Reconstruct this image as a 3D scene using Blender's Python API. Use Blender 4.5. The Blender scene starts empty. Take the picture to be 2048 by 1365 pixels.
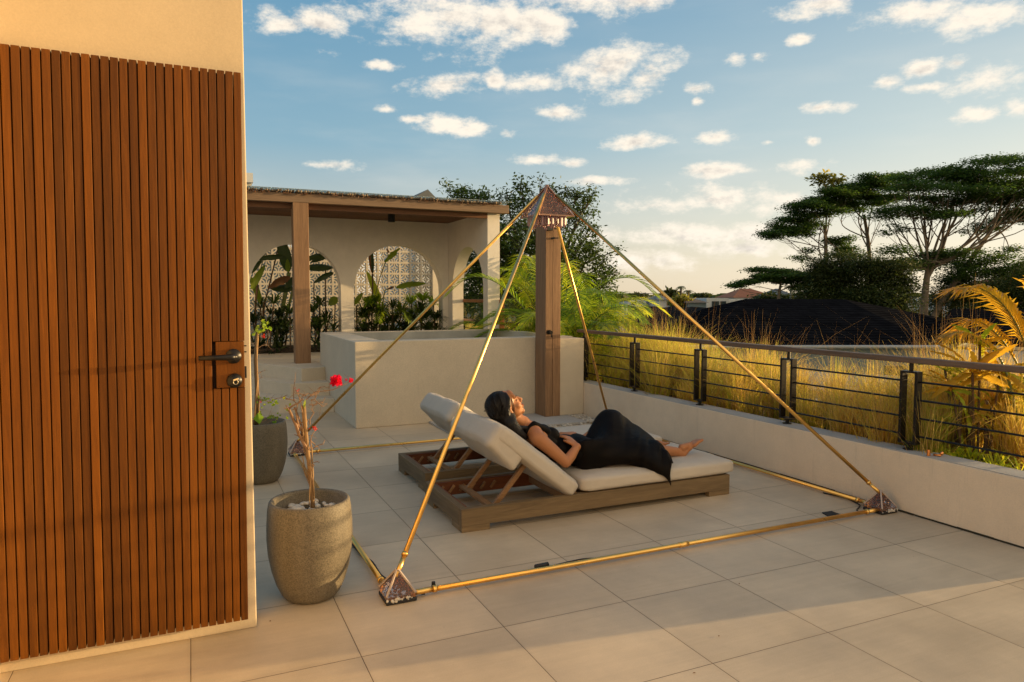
import bpy, bmesh, math, random
import numpy as np
from mathutils import Vector, Matrix, Euler
R = math.radians
scene = bpy.context.scene
col = scene.collection
# ------------------------------------------------------------------ camera
H0, F, YAW, PIT = 1.387, 1415.0, 0.4263, -0.06275
cam_d = bpy.data.cameras.new('camera'); cam = bpy.data.objects.new('camera', cam_d); col.objects.link(cam)
cam.location = (0, 0, H0); cam.rotation_euler = (math.pi/2 + PIT, 0, -YAW)
cam_d.sensor_width = 36; cam_d.lens = 36*F/2048; cam_d.clip_start = 0.05; cam_d.clip_end = 3000
scene.camera = cam
fw = np.array([math.sin(YAW)*math.cos(PIT), math.cos(YAW)*math.cos(PIT), math.sin(PIT)])
rt = np.array([math.cos(YAW), -math.sin(YAW), 0]); up = np.cross(rt, fw); CAM = np.array([0, 0, H0])
# measuring helpers: a photo pixel (2048 wide) to a point on a known plane of the place
def ray(x, y): return fw*F + rt*(x-1024) - up*(y-682.5)
def fl(x, y, z=0): d = ray(x, y); return CAM + d*(z-H0)/d[2]
def onx(x, y, X): d = ray(x, y); return CAM + d*X/d[0]
def ony(x, y, Y): d = ray(x, y); return CAM + d*Y/d[1]
def dep(x, y, D): return CAM + ray(x, y)*D/F
# ------------------------------------------------------------------ world, sun, exposure
SUN = Vector((1, -0.148, 0.093)).normalized()
EL = math.asin(SUN.z); AZ = math.atan2(SUN.x, SUN.y)
scene.view_settings.view_transform = 'Standard'; scene.view_settings.look = 'None'
scene.view_settings.gamma = 1; scene.view_settings.exposure = 1.22
world = bpy.data.worlds.new('World'); scene.world = world; world.use_nodes = True
wn, wl = world.node_tree.nodes, world.node_tree.links
for n in list(wn): wn.remove(n)
def W(t, **k):
    n = wn.new(t)
    for a, b in k.items(): setattr(n, a, b)
    return n
sky = W('ShaderNodeTexSky', sky_type='NISHITA', sun_disc=False, sun_elevation=EL, sun_rotation=AZ, air_density=1.0, dust_density=1.2, ozone_density=1.6)
tc = W('ShaderNodeTexCoord')
sep = W('ShaderNodeSeparateXYZ'); wl.new(tc.outputs['Generated'], sep.inputs[0])
def wmath(op, a, b=None, c=None, clamp=False):
    n = W('ShaderNodeMath', operation=op); n.use_clamp = clamp
    for i, v in enumerate((a, b, c)):
        if v is None: continue
        if isinstance(v, (int, float)): n.inputs[i].default_value = v
        else: wl.new(v, n.inputs[i])
    return n.outputs[0]
az = wmath('ARCTAN2', sep.outputs[0], sep.outputs[1]); el = wmath('ARCSINE', sep.outputs[2])
comb = W('ShaderNodeCombineXYZ'); wl.new(az, comb.inputs[0]); wl.new(el, comb.inputs[1])
CL = [(560,50,60,32),(645,50,55,28),(640,105,38,24),(760,132,44,18),(890,30,190,78),(1010,40,140,62),(1110,60,58,46),(1240,5,150,38),
(890,175,80,28),(990,162,24,18),(1210,140,125,52),(1080,165,70,22),(1285,160,55,45),(1260,195,60,26),(1118,228,46,18),(900,245,62,20),(955,258,52,20),
(775,218,28,11),(825,238,36,10),(1012,266,22,12),(650,330,56,12),(1080,320,55,16),(1150,328,50,12),(1268,285,55,18),(1385,178,34,15),
(1393,202,14,9),(1470,118,28,18),(1515,112,22,13),(1600,78,32,12),(1640,10,95,32),(1830,22,110,36),(1990,28,105,38),
(1770,165,36,20),(1850,140,48,22),(1850,175,50,14),(1915,128,34,16),(1985,155,95,46),(1965,230,50,20),(2040,222,45,32),(1640,215,52,12),
(1445,275,46,13),(1535,285,22,8),(1625,283,16,11),(1440,342,76,15),(1600,328,62,20),(1300,412,150,24),(1450,402,150,34),(1560,395,70,20),
(1350,468,190,30),(1290,520,90,28),(1490,500,120,18),(1180,362,60,12),(2300,120,160,60),(2500,260,200,50),(150,60,200,60),(-200,200,220,60)]
def azel(x, y):
    d = ray(x, y); d = d/np.linalg.norm(d); return math.atan2(d[0], d[1]), math.asin(d[2])
# ragged noise so that outlines of the clouds are uneven, and a second sample shifted towards the sun for their relief
stretch = W('ShaderNodeVectorMath', operation='MULTIPLY'); stretch.inputs[1].default_value = (1, 1.9, 1)
wl.new(comb.outputs[0], stretch.inputs[0])
def wnoise(vec, sc, det, ro):
    n = W('ShaderNodeTexNoise', noise_dimensions='2D'); n.inputs['Scale'].default_value = sc; n.inputs['Detail'].default_value = det
    n.inputs['Roughness'].default_value = ro; wl.new(vec, n.inputs['Vector']); return n.outputs['Fac']
nA = wnoise(stretch.outputs[0], 11, 12, 0.66)
shv = W('ShaderNodeVectorMath', operation='ADD'); shv.inputs[1].default_value = (0.012, 0.014, 0); wl.new(stretch.outputs[0], shv.inputs[0])
nB = wnoise(shv.outputs[0], 11, 12, 0.66)
md = None
for (x, y, a, b) in CL:
    A0, E0 = azel(x, y); A1 = azel(x+a, y)[0]; E1 = azel(x, y-b)[1]
    sx, sy = 1.12/abs(A1-A0), 1.15/abs(E1-E0)
    m = W('ShaderNodeVectorMath', operation='MULTIPLY_ADD'); wl.new(comb.outputs[0], m.inputs[0])
    m.inputs[1].default_value = (sx, sy, 0); m.inputs[2].default_value = (-A0*sx, -E0*sy, 0)
    l = W('ShaderNodeVectorMath', operation='LENGTH'); wl.new(m.outputs[0], l.inputs[0])
    md = l.outputs['Value'] if md is None else wmath('MINIMUM', md, l.outputs['Value'])
mk = wmath('SUBTRACT', 1.0, md); mk = wmath('MAXIMUM', mk, -1.5)
n0 = wmath('SUBTRACT', nA, 0.5)
dn = wmath('ADD', wmath('MULTIPLY', mk, 1.0), wmath('MULTIPLY', n0, 4.2))
def ramp(v, a, b, lo=0.0, hi=1.0, kind='SMOOTHSTEP'):
    n = W('ShaderNodeMapRange', interpolation_type=kind); wl.new(v, n.inputs[0])
    n.inputs[1].default_value = a; n.inputs[2].default_value = b; n.inputs[3].default_value = lo; n.inputs[4].default_value = hi
    return n.outputs[0]
cover = wmath('MULTIPLY', ramp(dn, -0.25, 0.95), 0.98)
# thin high veil
nv = W('ShaderNodeTexNoise'); nv.inputs['Scale'].default_value = 5; nv.inputs['Detail'].default_value = 6
st2 = W('ShaderNodeVectorMath', operation='MULTIPLY'); st2.inputs[1].default_value = (1, 4, 1)
wl.new(comb.outputs[0], st2.inputs[0]); wl.new(st2.outputs[0], nv.inputs['Vector'])
veil = wmath('MULTIPLY', ramp(nv.outputs['Fac'], 0.45, 0.8), ramp(el, 0.0, 0.45, 0.55, 0.12))
thick = ramp(wmath('ADD', wmath('MULTIPLY', dn, 0.42), wmath('MULTIPLY', wmath('SUBTRACT', nB, nA), 2.8)), 0.15, 1.0)
def rgb(*c): n = W('ShaderNodeRGB'); n.outputs[0].default_value = (*c, 1); return n.outputs[0]
def mixc(f, a, b, bt='MIX'):
    n = W('ShaderNodeMix', data_type='RGBA', blend_type=bt)
    if isinstance(f, float): n.inputs[0].default_value = f
    else: wl.new(f, n.inputs[0])
    wl.new(a, n.inputs[6]); wl.new(b, n.inputs[7]); return n.outputs[2]
SKYM = 0.10
grad = W('ShaderNodeValToRGB'); wl.new(wmath('MULTIPLY', el, 1/1.2, clamp=True), grad.inputs[0])
GR = [(0, (3.35, 2.75, 1.95)), (0.03, (3.25, 2.8, 2.15)), (0.085, (2.5, 2.65, 2.5)), (0.17, (1.22, 2.05, 2.55)), (0.36, (0.52, 1.42, 2.26)), (1, (0.35, 0.9, 1.7))]
cr = grad.color_ramp
while len(cr.elements) < len(GR): cr.elements.new(0.5)
for e_, (p_, c_) in zip(cr.elements, GR): e_.position = p_; e_.color = (*[v/4 for v in c_], 1)
g4 = mixc(1.0, grad.outputs[0], rgb(4, 4, 4), 'MULTIPLY')
sv = W('ShaderNodeVectorMath', operation='DOT_PRODUCT'); sv.inputs[1].default_value = SUN; wl.new(tc.outputs['Generated'], sv.inputs[0])
glow = wmath('MULTIPLY', wmath('POWER', wmath('MAXIMUM', sv.outputs['Value'], 0.0), 1.6), ramp(el, 0.0, 0.6, 0.6, 0.03))
base = mixc(0.15, g4, sky.outputs[0])
tint = mixc(glow, base, rgb(6.0, 5.4, 4.1))
# warm fill glow added to the unseen sky behind the viewer, brightening the shade
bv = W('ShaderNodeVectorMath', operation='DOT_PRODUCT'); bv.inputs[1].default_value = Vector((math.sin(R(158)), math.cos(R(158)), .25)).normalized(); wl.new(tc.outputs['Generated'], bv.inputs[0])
fill_glow = wmath('MULTIPLY', ramp(bv.outputs['Value'], -0.05, 0.75), ramp(el, 0.0, 1.2, 1.0, 0.45))
tint = mixc(fill_glow, tint, rgb(5.7, 4.5, 2.9))
cloudc = mixc(thick, rgb(4.6, 4.15, 3.5), rgb(2.75, 2.55, 2.35))
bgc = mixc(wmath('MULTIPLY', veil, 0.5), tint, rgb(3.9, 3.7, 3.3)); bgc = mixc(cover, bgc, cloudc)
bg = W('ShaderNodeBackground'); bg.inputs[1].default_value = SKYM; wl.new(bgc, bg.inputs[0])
out = W('ShaderNodeOutputWorld'); wl.new(bg.outputs[0], out.inputs[0])
sd = bpy.data.lights.new('sun', 'SUN'); sd.energy = 3.7; sd.angle = R(0.6); sd.color = (1.0, 0.69, 0.33)
so = bpy.data.objects.new('sun', sd); col.objects.link(so)
so.rotation_euler = SUN.to_track_quat('Z', 'Y').to_euler()
# ================================================================== helpers
rnd = random.Random(7); nr = np.random.default_rng(11)
ORG = {}
def tag(o, label=None, cat=None, group=None, kind=None):
    if label: o['label'] = label
    if cat: o['category'] = cat
    if group: o['group'] = group
    if kind: o['kind'] = kind
    return o
def thing(name, label, cat, loc, group=None):
    o = bpy.data.objects.new(name, None); col.objects.link(o); o.empty_display_size = 0.1
    o.location = loc; ORG[o] = np.array(loc, float); return tag(o, label, cat, group)
class MB:
    """collects shapes in world coordinates; build() links them as ONE mesh object"""
    def __init__(s): s.v = []; s.f = []; s.n = 0
    def add(s, v, f):
        v = np.asarray(v, float).reshape(-1, 3); s.v.append(v); k = s.n
        for q in f: s.f.append(tuple(int(i)+k for i in q))
        s.n += len(v); return s
    def box(s, c, d, rot=None):
        c = np.array(c, float); d = np.array(d, float)/2
        v = np.array([(x, y, z) for x in (-1, 1) for y in (-1, 1) for z in (-1, 1)])*d
        if rot is not None: v = v@np.array(rot).T
        return s.add(v+c, [(0,1,3,2),(4,6,7,5),(0,4,5,1),(2,3,7,6),(0,2,6,4),(1,5,7,3)])
    def bx(s, a, b):
        a = np.array(a, float); b = np.array(b, float); return s.box((a+b)/2, np.abs(b-a))
    def bar(s, a, b, w, h, upv=(0, 0, 1)):
        a = np.array(a, float); b = np.array(b, float); d = b-a; L = np.linalg.norm(d); d /= L
        r_ = np.cross(d, upv); r_ /= np.linalg.norm(r_); u_ = np.cross(r_, d)
        return s.box((a+b)/2, (L, w, h), np.array([d, r_, u_]).T)
    def tube(s, pts, rad, n=8, caps=True):
        pts = [np.array(p, float) for p in pts]; m = len(pts)
        if np.isscalar(rad): rad = [rad]*m
        vs = []; prev = None
        for i, p in enumerate(pts):
            t = pts[min(i+1, m-1)]-pts[max(i-1, 0)]; t = t/(np.linalg.norm(t)+1e-12)
            if prev is None:
                a = np.array([0, 0, 1.]) if abs(t[2]) < .9 else np.array([1., 0, 0]); r_ = np.cross(t, a)
            else: r_ = prev-t*(prev@t)
            r_ /= np.linalg.norm(r_)+1e-12; prev = r_; b = np.cross(t, r_)
            for k in range(n):
                an = 2*math.pi*k/n; vs.append(p+rad[i]*(math.cos(an)*r_+math.sin(an)*b))
        f = [(i*n+k, i*n+(k+1)%n, (i+1)*n+(k+1)%n, (i+1)*n+k) for i in range(m-1) for k in range(n)]
        if caps: f += [tuple(range(n-1, -1, -1)), tuple(range((m-1)*n, m*n))]
        return s.add(vs, f)
    def lathe(s, prof, c=(0, 0, 0), n=48, closed=False):
        vs = [(c[0]+r_*math.cos(2*math.pi*k/n), c[1]+r_*math.sin(2*math.pi*k/n), c[2]+z) for r_, z in prof for k in range(n)]
        m = len(prof); f = [(i*n+k, i*n+(k+1)%n, (i+1)*n+(k+1)%n, (i+1)*n+k) for i in range(m-1) for k in range(n)]
        f += [tuple(range(n-1, -1, -1)), tuple(range((m-1)*n, m*n))]
        return s.add(vs, f)
    def prism(s, poly, axis, a, b):
        """polygon in the two other axes, extruded along axis from a to b"""
        def mk(p, t): q = list(p); q.insert(axis, t); return q
        n = len(poly); v = [mk(p, a) for p in poly]+[mk(p, b) for p in poly]
        return s.add(v, [tuple(range(n)), tuple(range(2*n-1, n-1, -1))]+[(i, (i+1)%n, n+(i+1)%n, n+i) for i in range(n)])
    def ell(s, c, r_, n=16, m=10, rot=None):
        v = [(0, 0, -1)]+[(math.cos(2*math.pi*k/n)*math.cos(-math.pi/2+math.pi*j/m), math.sin(2*math.pi*k/n)*math.cos(-math.pi/2+math.pi*j/m), math.sin(-math.pi/2+math.pi*j/m)) for j in range(1, m) for k in range(n)]+[(0, 0, 1)]
        v = np.array(v)*np.array(r_)
        if rot is not None: v = v@np.array(rot).T
        f = [(0, 1+(k+1)%n, 1+k) for k in range(n)]+[(1+j*n+k, 1+j*n+(k+1)%n, 1+(j+1)*n+(k+1)%n, 1+(j+1)*n+k) for j in range(m-2) for k in range(n)]
        f += [(1+(m-2)*n+k, 1+(m-2)*n+(k+1)%n, 1+(m-1)*n) for k in range(n)]
        return s.add(v+np.array(c, float), f)
    def build(s, name, mat, parent=None, smooth=False, bevel=0, label=None, loc=None, subd=0):
        V = np.concatenate(s.v) if s.v else np.zeros((0, 3))
        if parent is not None: org = ORG[parent]
        elif loc is not None: org = np.array(loc, float)
        else: org = np.array([(V[:, 0].min()+V[:, 0].max())/2, (V[:, 1].min()+V[:, 1].max())/2, V[:, 2].min()])
        me = bpy.data.meshes.new(name); me.from_pydata((V-org).tolist(), [], s.f)
        if bevel == 0 and not smooth: pass
        me.materials.append(mat)
        o = bpy.data.objects.new(name, me); col.objects.link(o); ORG[o] = org
        if parent is not None: o.parent = parent
        else: o.location = org
        if bevel:
            b = o.modifiers.new('bevel', 'BEVEL'); b.width = bevel; b.segments = 2; b.limit_method = 'ANGLE'; b.angle_limit = R(40)
        if subd:
            b = o.modifiers.new('sub', 'SUBSURF'); b.levels = b.render_levels = subd
        bm = bmesh.new(); bm.from_mesh(me); bmesh.ops.recalc_face_normals(bm, faces=bm.faces); bm.to_mesh(me); bm.free()
        if smooth: me.polygons.foreach_set('use_smooth', [True]*len(me.polygons))
        if label: o['label'] = label
        return o
def fast(name, V, Fc, mat, parent=None, smooth=False, matidx=None, mats=None):
    """numpy quads/tris to one mesh object"""
    V = np.asarray(V, np.float32); Fc = np.asarray(Fc, np.int32); k = Fc.shape[1]
    org = ORG[parent] if parent is not None else np.array([(V[:, 0].min()+V[:, 0].max())/2, (V[:, 1].min()+V[:, 1].max())/2, V[:, 2].min()])
    me = bpy.data.meshes.new(name); me.vertices.add(len(V)); me.vertices.foreach_set('co', (V-org).astype(np.float32).ravel())
    me.loops.add(Fc.size); me.loops.foreach_set('vertex_index', Fc.ravel())
    me.polygons.add(len(Fc)); me.polygons.foreach_set('loop_start', np.arange(len(Fc), dtype=np.int32)*k)
    me.polygons.foreach_set('loop_total', np.full(len(Fc), k, np.int32))
    if smooth: me.polygons.foreach_set('use_smooth', np.ones(len(Fc), bool))
    for m_ in (mats or [mat]): me.materials.append(m_)
    if matidx is not None: me.polygons.foreach_set('material_index', np.asarray(matidx, np.int32))
    me.update(calc_edges=True); me.validate()
    o = bpy.data.objects.new(name, me); col.objects.link(o); ORG[o] = org
    if parent is not None: o.parent = parent
    else: o.location = org
    return o
# ================================================================== materials
class NT:
    def __init__(s, name):
        s.m = bpy.data.materials.new(name); s.m.use_nodes = True; s.t = s.m.node_tree; s.N = s.t.nodes; s.L = s.t.links
        s.b = s.N['Principled BSDF']; s.o = s.N['Material Output']; s.tc = None
    def n(s, t, ins={}, **k):
        q = s.N.new(t)
        for a, b in k.items(): setattr(q, a, b)
        for a, b in ins.items(): s.set(q.inputs[a], b)
        return q
    def set(s, i, v):
        if isinstance(v, bpy.types.NodeSocket): s.L.new(v, i)
        elif isinstance(v, (tuple, list)) and len(v) == 3 and i.type == 'RGBA': i.default_value = (*v, 1)
        else: i.default_value = v
    def P(s, **k):
        for a, b in k.items(): s.set(s.b.inputs[a.replace('_', ' ')], b)
    def co(s, kind='Object', scale=(1, 1, 1)):
        if s.tc is None: s.tc = s.n('ShaderNodeTexCoord')
        return s.n('ShaderNodeVectorMath', {0: s.tc.outputs[kind], 1: scale}, operation='MULTIPLY').outputs[0]
    def noise(s, v, sc, det=4, ro=.5, dist=0):
        return s.n('ShaderNodeTexNoise', {'Vector': v, 'Scale': sc, 'Detail': det, 'Roughness': ro, 'Distortion': dist}).outputs['Fac']
    def math(s, op, a, b=0.0, c=None): 
        q = s.n('ShaderNodeMath', operation=op); s.set(q.inputs[0], a); s.set(q.inputs[1], b)
        if c is not None: s.set(q.inputs[2], c)
        return q.outputs[0]
    def ramp(s, v, a, b, lo=0., hi=1., kind='LINEAR'):
        return s.n('ShaderNodeMapRange', {0: v, 1: a, 2: b, 3: lo, 4: hi}, interpolation_type=kind).outputs[0]
    def mix(s, f, a, b, bt='MIX'): return s.n('ShaderNodeMix', {0: f, 6: a, 7: b}, data_type='RGBA', blend_type=bt).outputs[2]
    def val(s, colr, v):  # colour times a value
        q = s.n('ShaderNodeHueSaturation', {'Color': colr, 'Value': v}); return q.outputs[0]
    def bump(s, h, dist=.002, st=1.0): s.set(s.b.inputs['Normal'], s.n('ShaderNodeBump', {'Height': h, 'Distance': dist, 'Strength': st}).outputs[0])
    def isl(s): return s.n('ShaderNodeNewGeometry').outputs['Random Per Island']
def plain(name, c, rough=.6, metal=0, spec=.5, var=.12, sc=6, bump=0.0, bsc=80, bdist=.002):
    t = NT(name); v = t.co(); f = t.noise(v, sc, 5, .6)
    t.P(Base_Color=t.val(c, t.ramp(f, .25, .75, 1-var, 1+var)), Roughness=rough, Metallic=metal, Specular_IOR_Level=spec)
    if bump: t.bump(t.noise(v, bsc, 4, .6), bdist, bump)
    return t.m
def plaster(name, c, dirt=0.25, bsc=55, top=None, speck=.05, bst=.5):
    t = NT(name); v = t.co(); big = t.noise(v, 1.6, 6, .65); mid = t.noise(v, 9, 5, .6); fine = t.noise(v, 160, 3, .6)
    cc = t.val(c, t.ramp(big, .3, .7, .93, 1.05)); cc = t.val(cc, t.ramp(mid, .3, .7, .97, 1.03)); cc = t.val(cc, t.ramp(fine, .3, .7, 1-speck, 1+speck))
    st = t.noise(t.co(scale=(9, 9, .8)), 2.2, 6, .7); m = t.ramp(st, .58, .8, 0, dirt)
    cc = t.mix(m, cc, tuple(x*.55 for x in c))
    t.P(Base_Color=cc, Roughness=.88, Specular_IOR_Level=.25)
    t.bump(t.math('ADD', t.math('MULTIPLY', mid, .6), t.math('MULTIPLY', t.noise(v, bsc, 5, .65), .5)), .006, bst)
    return t.m
def wood(name, c1, c2, axis=0, rough=.6, isl=.25, scale=1., spec=.3, bump=.4):
    t = NT(name); sc = [14*scale]*3; sc[axis] = .9*scale
    rn = t.isl(); off = t.n('ShaderNodeCombineXYZ', {0: t.math('MULTIPLY', rn, 37.), 1: t.math('MULTIPLY', rn, 91.), 2: t.math('MULTIPLY', rn, 53.)}).outputs[0]
    v = t.n('ShaderNodeVectorMath', {0: t.co(scale=sc), 1: off}, operation='ADD').outputs[0]
    g = t.noise(v, 1.3, 8, .65, 1.2); fi = t.noise(v, 9, 4, .6, .4)
    cc = t.mix(t.ramp(g, .3, .72), c1, c2); cc = t.val(cc, t.ramp(fi, .25, .75, .82, 1.15)); cc = t.val(cc, t.ramp(rn, 0, 1, 1-isl, 1+isl))
    t.P(Base_Color=cc, Roughness=rough, Specular_IOR_Level=spec); t.bump(t.math('ADD', g, fi), .0015*2, bump); return t.m
def leafm(name, c1, c2, trans=.45, rough=.45, tip=None, isl=.35):
    t = NT(name); rn = t.isl(); cc = t.mix(t.ramp(rn, .1, .9), c1, c2)
    cc = t.val(cc, t.ramp(t.noise(t.co(), 1.4, 3), .3, .7, 1-isl, 1+isl))
    t.P(Base_Color=cc, Roughness=rough, Specular_IOR_Level=.35)
    tr = t.n('ShaderNodeBsdfTranslucent', {'Color': t.val(cc, 1.7)})
    mx = t.n('ShaderNodeMixShader', {0: trans, 1: t.b.outputs[0], 2: tr.outputs[0]}); t.L.new(mx.outputs[0], t.o.inputs[0]); return t.m
M = {}
# floor tiles, 0.6 m, grout where the photo's joints fall
t = NT('porcelain_tile'); GX, GY, TS = .5665, 2.651, .6
geo = t.n('ShaderNodeNewGeometry'); sp = t.n('ShaderNodeSeparateXYZ', {0: geo.outputs['Position']})
tx = t.math('DIVIDE', t.math('SUBTRACT', sp.outputs[0], GX-60*TS), TS); ty = t.math('DIVIDE', t.math('SUBTRACT', sp.outputs[1], GY-60*TS), TS)
fx = t.math('FRACT', tx); fy = t.math('FRACT', ty)
ex = t.math('MINIMUM', fx, t.math('SUBTRACT', 1., fx)); ey = t.math('MINIMUM', fy, t.math('SUBTRACT', 1., fy))
edge = t.math('MINIMUM', ex, ey); line = t.ramp(edge, .0013, .0038, 1, 0, 'SMOOTHSTEP')
cell = t.n('ShaderNodeCombineXYZ', {0: t.math('FLOOR', tx), 1: t.math('FLOOR', ty)})
wn_ = t.n('ShaderNodeTexWhiteNoise', {'Vector': cell.outputs[0]}, noise_dimensions='2D').outputs['Value']
vv = t.n('ShaderNodeVectorMath', {0: geo.outputs['Position'], 1: t.n('ShaderNodeCombineXYZ', {0: t.math('MULTIPLY', wn_, 40.), 1: t.math('MULTIPLY', wn_, 71.)}).outputs[0]}, operation='ADD').outputs[0]
streak = t.noise(t.n('ShaderNodeVectorMath', {0: vv, 1: (1.2, 22, 1)}, operation='MULTIPLY').outputs[0], 1.6, 7, .7, .3)
blot = t.noise(vv, 2.4, 6, .6); fine = t.noise(geo.outputs['Position'], 210, 2, .6); dirt = t.noise(geo.outputs['Position'], .8, 7, .68)
c = t.mix(t.ramp(streak, .3, .75), (.61, .485, .335), (.55, .435, .296)); c = t.val(c, t.ramp(blot, .3, .7, .88, 1.08)); c = t.val(c, t.ramp(wn_, 0, 1, .95, 1.04))
c = t.val(c, t.ramp(fine, .3, .7, .95, 1.05)); c = t.val(c, t.ramp(dirt, .35, .7, 1.08, .78))
spk = t.ramp(t.noise(geo.outputs['Position'], 26, 2, .5), .76, .80); c = t.mix(t.math('MULTIPLY', spk, .35), c, (.12, .08, .05))
near = t.ramp(edge, 0, .03, .10, 0); c = t.mix(near, c, (.2, .14, .09))
c = t.mix(line, c, (.12, .08, .052))
t.P(Base_Color=c, Roughness=t.ramp(blot, .3, .7, .42, .6), Specular_IOR_Level=.4)
t.bump(t.math('SUBTRACT', t.math('ADD', t.math('MULTIPLY', fine, .05), t.math('MULTIPLY', blot, .05)), t.math('MULTIPLY', line, 1.)), .002, .6); M['tile'] = t.m
M['plaster'] = plaster('cream_plaster', (.74, .62, .475), .12)
M['door_plaster'] = plaster('smooth_cream_plaster', (.60, .485, .33), .08, bst=.14)
M['parapet'] = plaster('parapet_render', (.74, .60, .44), .38, 70)
M['white_plaster'] = plaster('white_plaster', (.82, .745, .64), .10, 45)
M['concrete'] = plaster('polished_concrete', (.60, .51, .385), .18, 120, speck=.12)
M['basin'] = plain('basin_render', (.36, .35, .31), .6, var=.25, sc=3)
M['capping'] = plaster('grey_capping', (.42, .40, .37), .35, 60)
M['slat'] = wood('oiled_hardwood', (.160, .052, .003), (.085, .026, .0014), 2, .5, .34, spec=.2)
M['beam'] = wood('weathered_beam', (.30, .20, .125), (.19, .12, .072), 0, .75, .1)
M['postw'] = wood('weathered_post', (.34, .195, .10), (.21, .115, .06), 2, .72, .1)
M['ceil'] = wood('ceiling_board', (.20, .09, .04), (.12, .05, .022), 0, .6, .15)
M['teak_x'] = wood('weathered_teak_long', (.245, .165, .085), (.125, .082, .042), 0, .72, .15)
M['teak_y'] = wood('weathered_teak_cross', (.245, .165, .085), (.13, .085, .045), 1, .72, .15)
M['teak_in'] = wood('red_teak_inside', (.22, .07, .025), (.11, .035, .014), 0, .55, .2)
M['prop'] = wood('pale_teak', (.34, .18, .075), (.21, .105, .045), 0, .6, .2, 1.5)
M['hand'] = wood('handrail_wood', (.19, .125, .085), (.10, .065, .045), 1, .6, .05)
M['bench'] = wood('warm_wood', (.40, .17, .05), (.24, .09, .03), 0, .5, .1)
M['black'] = plain('black_metal', (.018, .016, .015), .38, .6, var=.3, sc=20)
M['matte'] = plain('matte_black', (.012, .012, .012), .7, var=.2)
M['rubber'] = plain('black_rubber', (.012, .011, .012), .55, var=.2)
t = NT('polished_brass'); t.P(Base_Color=t.val((1.0, .60, .17), t.ramp(t.noise(t.co(), 9, 5), .3, .7, .85, 1.0)), Metallic=1., Roughness=t.ramp(t.noise(t.co(), 14, 4), .3, .7, .26, .38)); M['brass'] = t.m
M['copper'] = plain('copper', (.85, .36, .12), .25, 1, var=.1)
t = NT('clear_acrylic'); t.P(Base_Color=(.72, .50, .42), Roughness=.12, IOR=1.35, Transmission_Weight=.9, Specular_IOR_Level=.6); M['acryl'] = t.m
t = NT('amethyst_crystal'); rn = t.isl(); t.P(Base_Color=t.mix(rn, (.20, .085, .11), (.66, .42, .40)), Roughness=.12, IOR=1.5, Transmission_Weight=.5, Specular_IOR_Level=.7); M['crystal'] = t.m
M['chips'] = plain('copper_chips', (.22, .07, .035), .35, .5, var=.5, sc=90)
M['glass'] = None
t = NT('roof_glass'); t.P(Base_Color=(.85, .95, .92), Roughness=.08, Transmission_Weight=.8, IOR=1.2); M['glass'] = t.m
t = NT('canvas_cushion'); v = t.co(); wv = t.math('ADD', t.n('ShaderNodeTexWave', {'Vector': v, 'Scale': 190., 'Distortion': .6}, bands_direction='X').outputs['Fac'], t.n('ShaderNodeTexWave', {'Vector': v, 'Scale': 190., 'Distortion': .6}, bands_direction='Y').outputs['Fac'])
t.P(Base_Color=t.val((.66, .575, .475), t.math('MULTIPLY', t.ramp(t.noise(v, 2.2, 6, .65), .3, .7, .92, 1.05), t.ramp(wv, 0, 2, .96, 1.03))), Roughness=.9, Specular_IOR_Level=.15)
t.bump(t.math('ADD', t.math('MULTIPLY', t.noise(v, 6, 4, .55, .6), 9.), wv), .003, .5); M['canvas'] = t.m
t = NT('granite_pot'); v = t.co(); s1 = t.noise(v, 170, 3, .7); s2 = t.noise(v, 2.5, 5, .6); rn = t.noise(t.co(scale=(5, 5, .7)), 2, 5, .6)
cc = t.mix(t.ramp(s1, .35, .65), (.10, .08, .052), (.225, .185, .125)); cc = t.val(cc, t.ramp(s2, .3, .7, .85, 1.12)); cc = t.val(cc, t.ramp(rn, .35, .7, 1.1, .82))
t.P(Base_Color=cc, Roughness=.62, Specular_IOR_Level=.35); t.bump(s1, .0012, .6); M['pot'] = t.m
t = NT('white_pebble'); t.P(Base_Color=t.val((.60, .54, .45), t.ramp(t.noise(t.co('Object'), 8, 4), .3, .7, .8, 1.1)), Roughness=.6); M['pebble'] = t.m
t = NT('pebble_gravel'); t.P(Base_Color=t.mix(t.isl(), (.30, .25, .19), (.66, .6, .5)), Roughness=.65); M['gravel'] = t.m
M['soil'] = plain('dark_soil', (.045, .03, .018), .95, var=.4, sc=30, bump=1, bsc=60, bdist=.02)
M['stick'] = wood('dry_bark', (.36, .22, .10), (.16, .09, .04), 2, .85, .25, 3)
M['twig'] = plain('dry_twig', (.24, .135, .07), .85, var=.3, sc=20)
M['flower'] = leafm('magenta_bract', (.72, .012, .045), (.52, .006, .05), .35, .6, isl=.1)
M['flower2'] = leafm('faded_red_bract', (.65, .07, .03), (.5, .03, .03), .35, .6, isl=.1)
M['lime'] = leafm('young_leaf', (.23, .36, .02), (.33, .36, .03), .5)
M['grass'] = leafm('fountain_grass', (.42, .33, .035), (.17, .22, .02), .5, .5, isl=.35)
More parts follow.
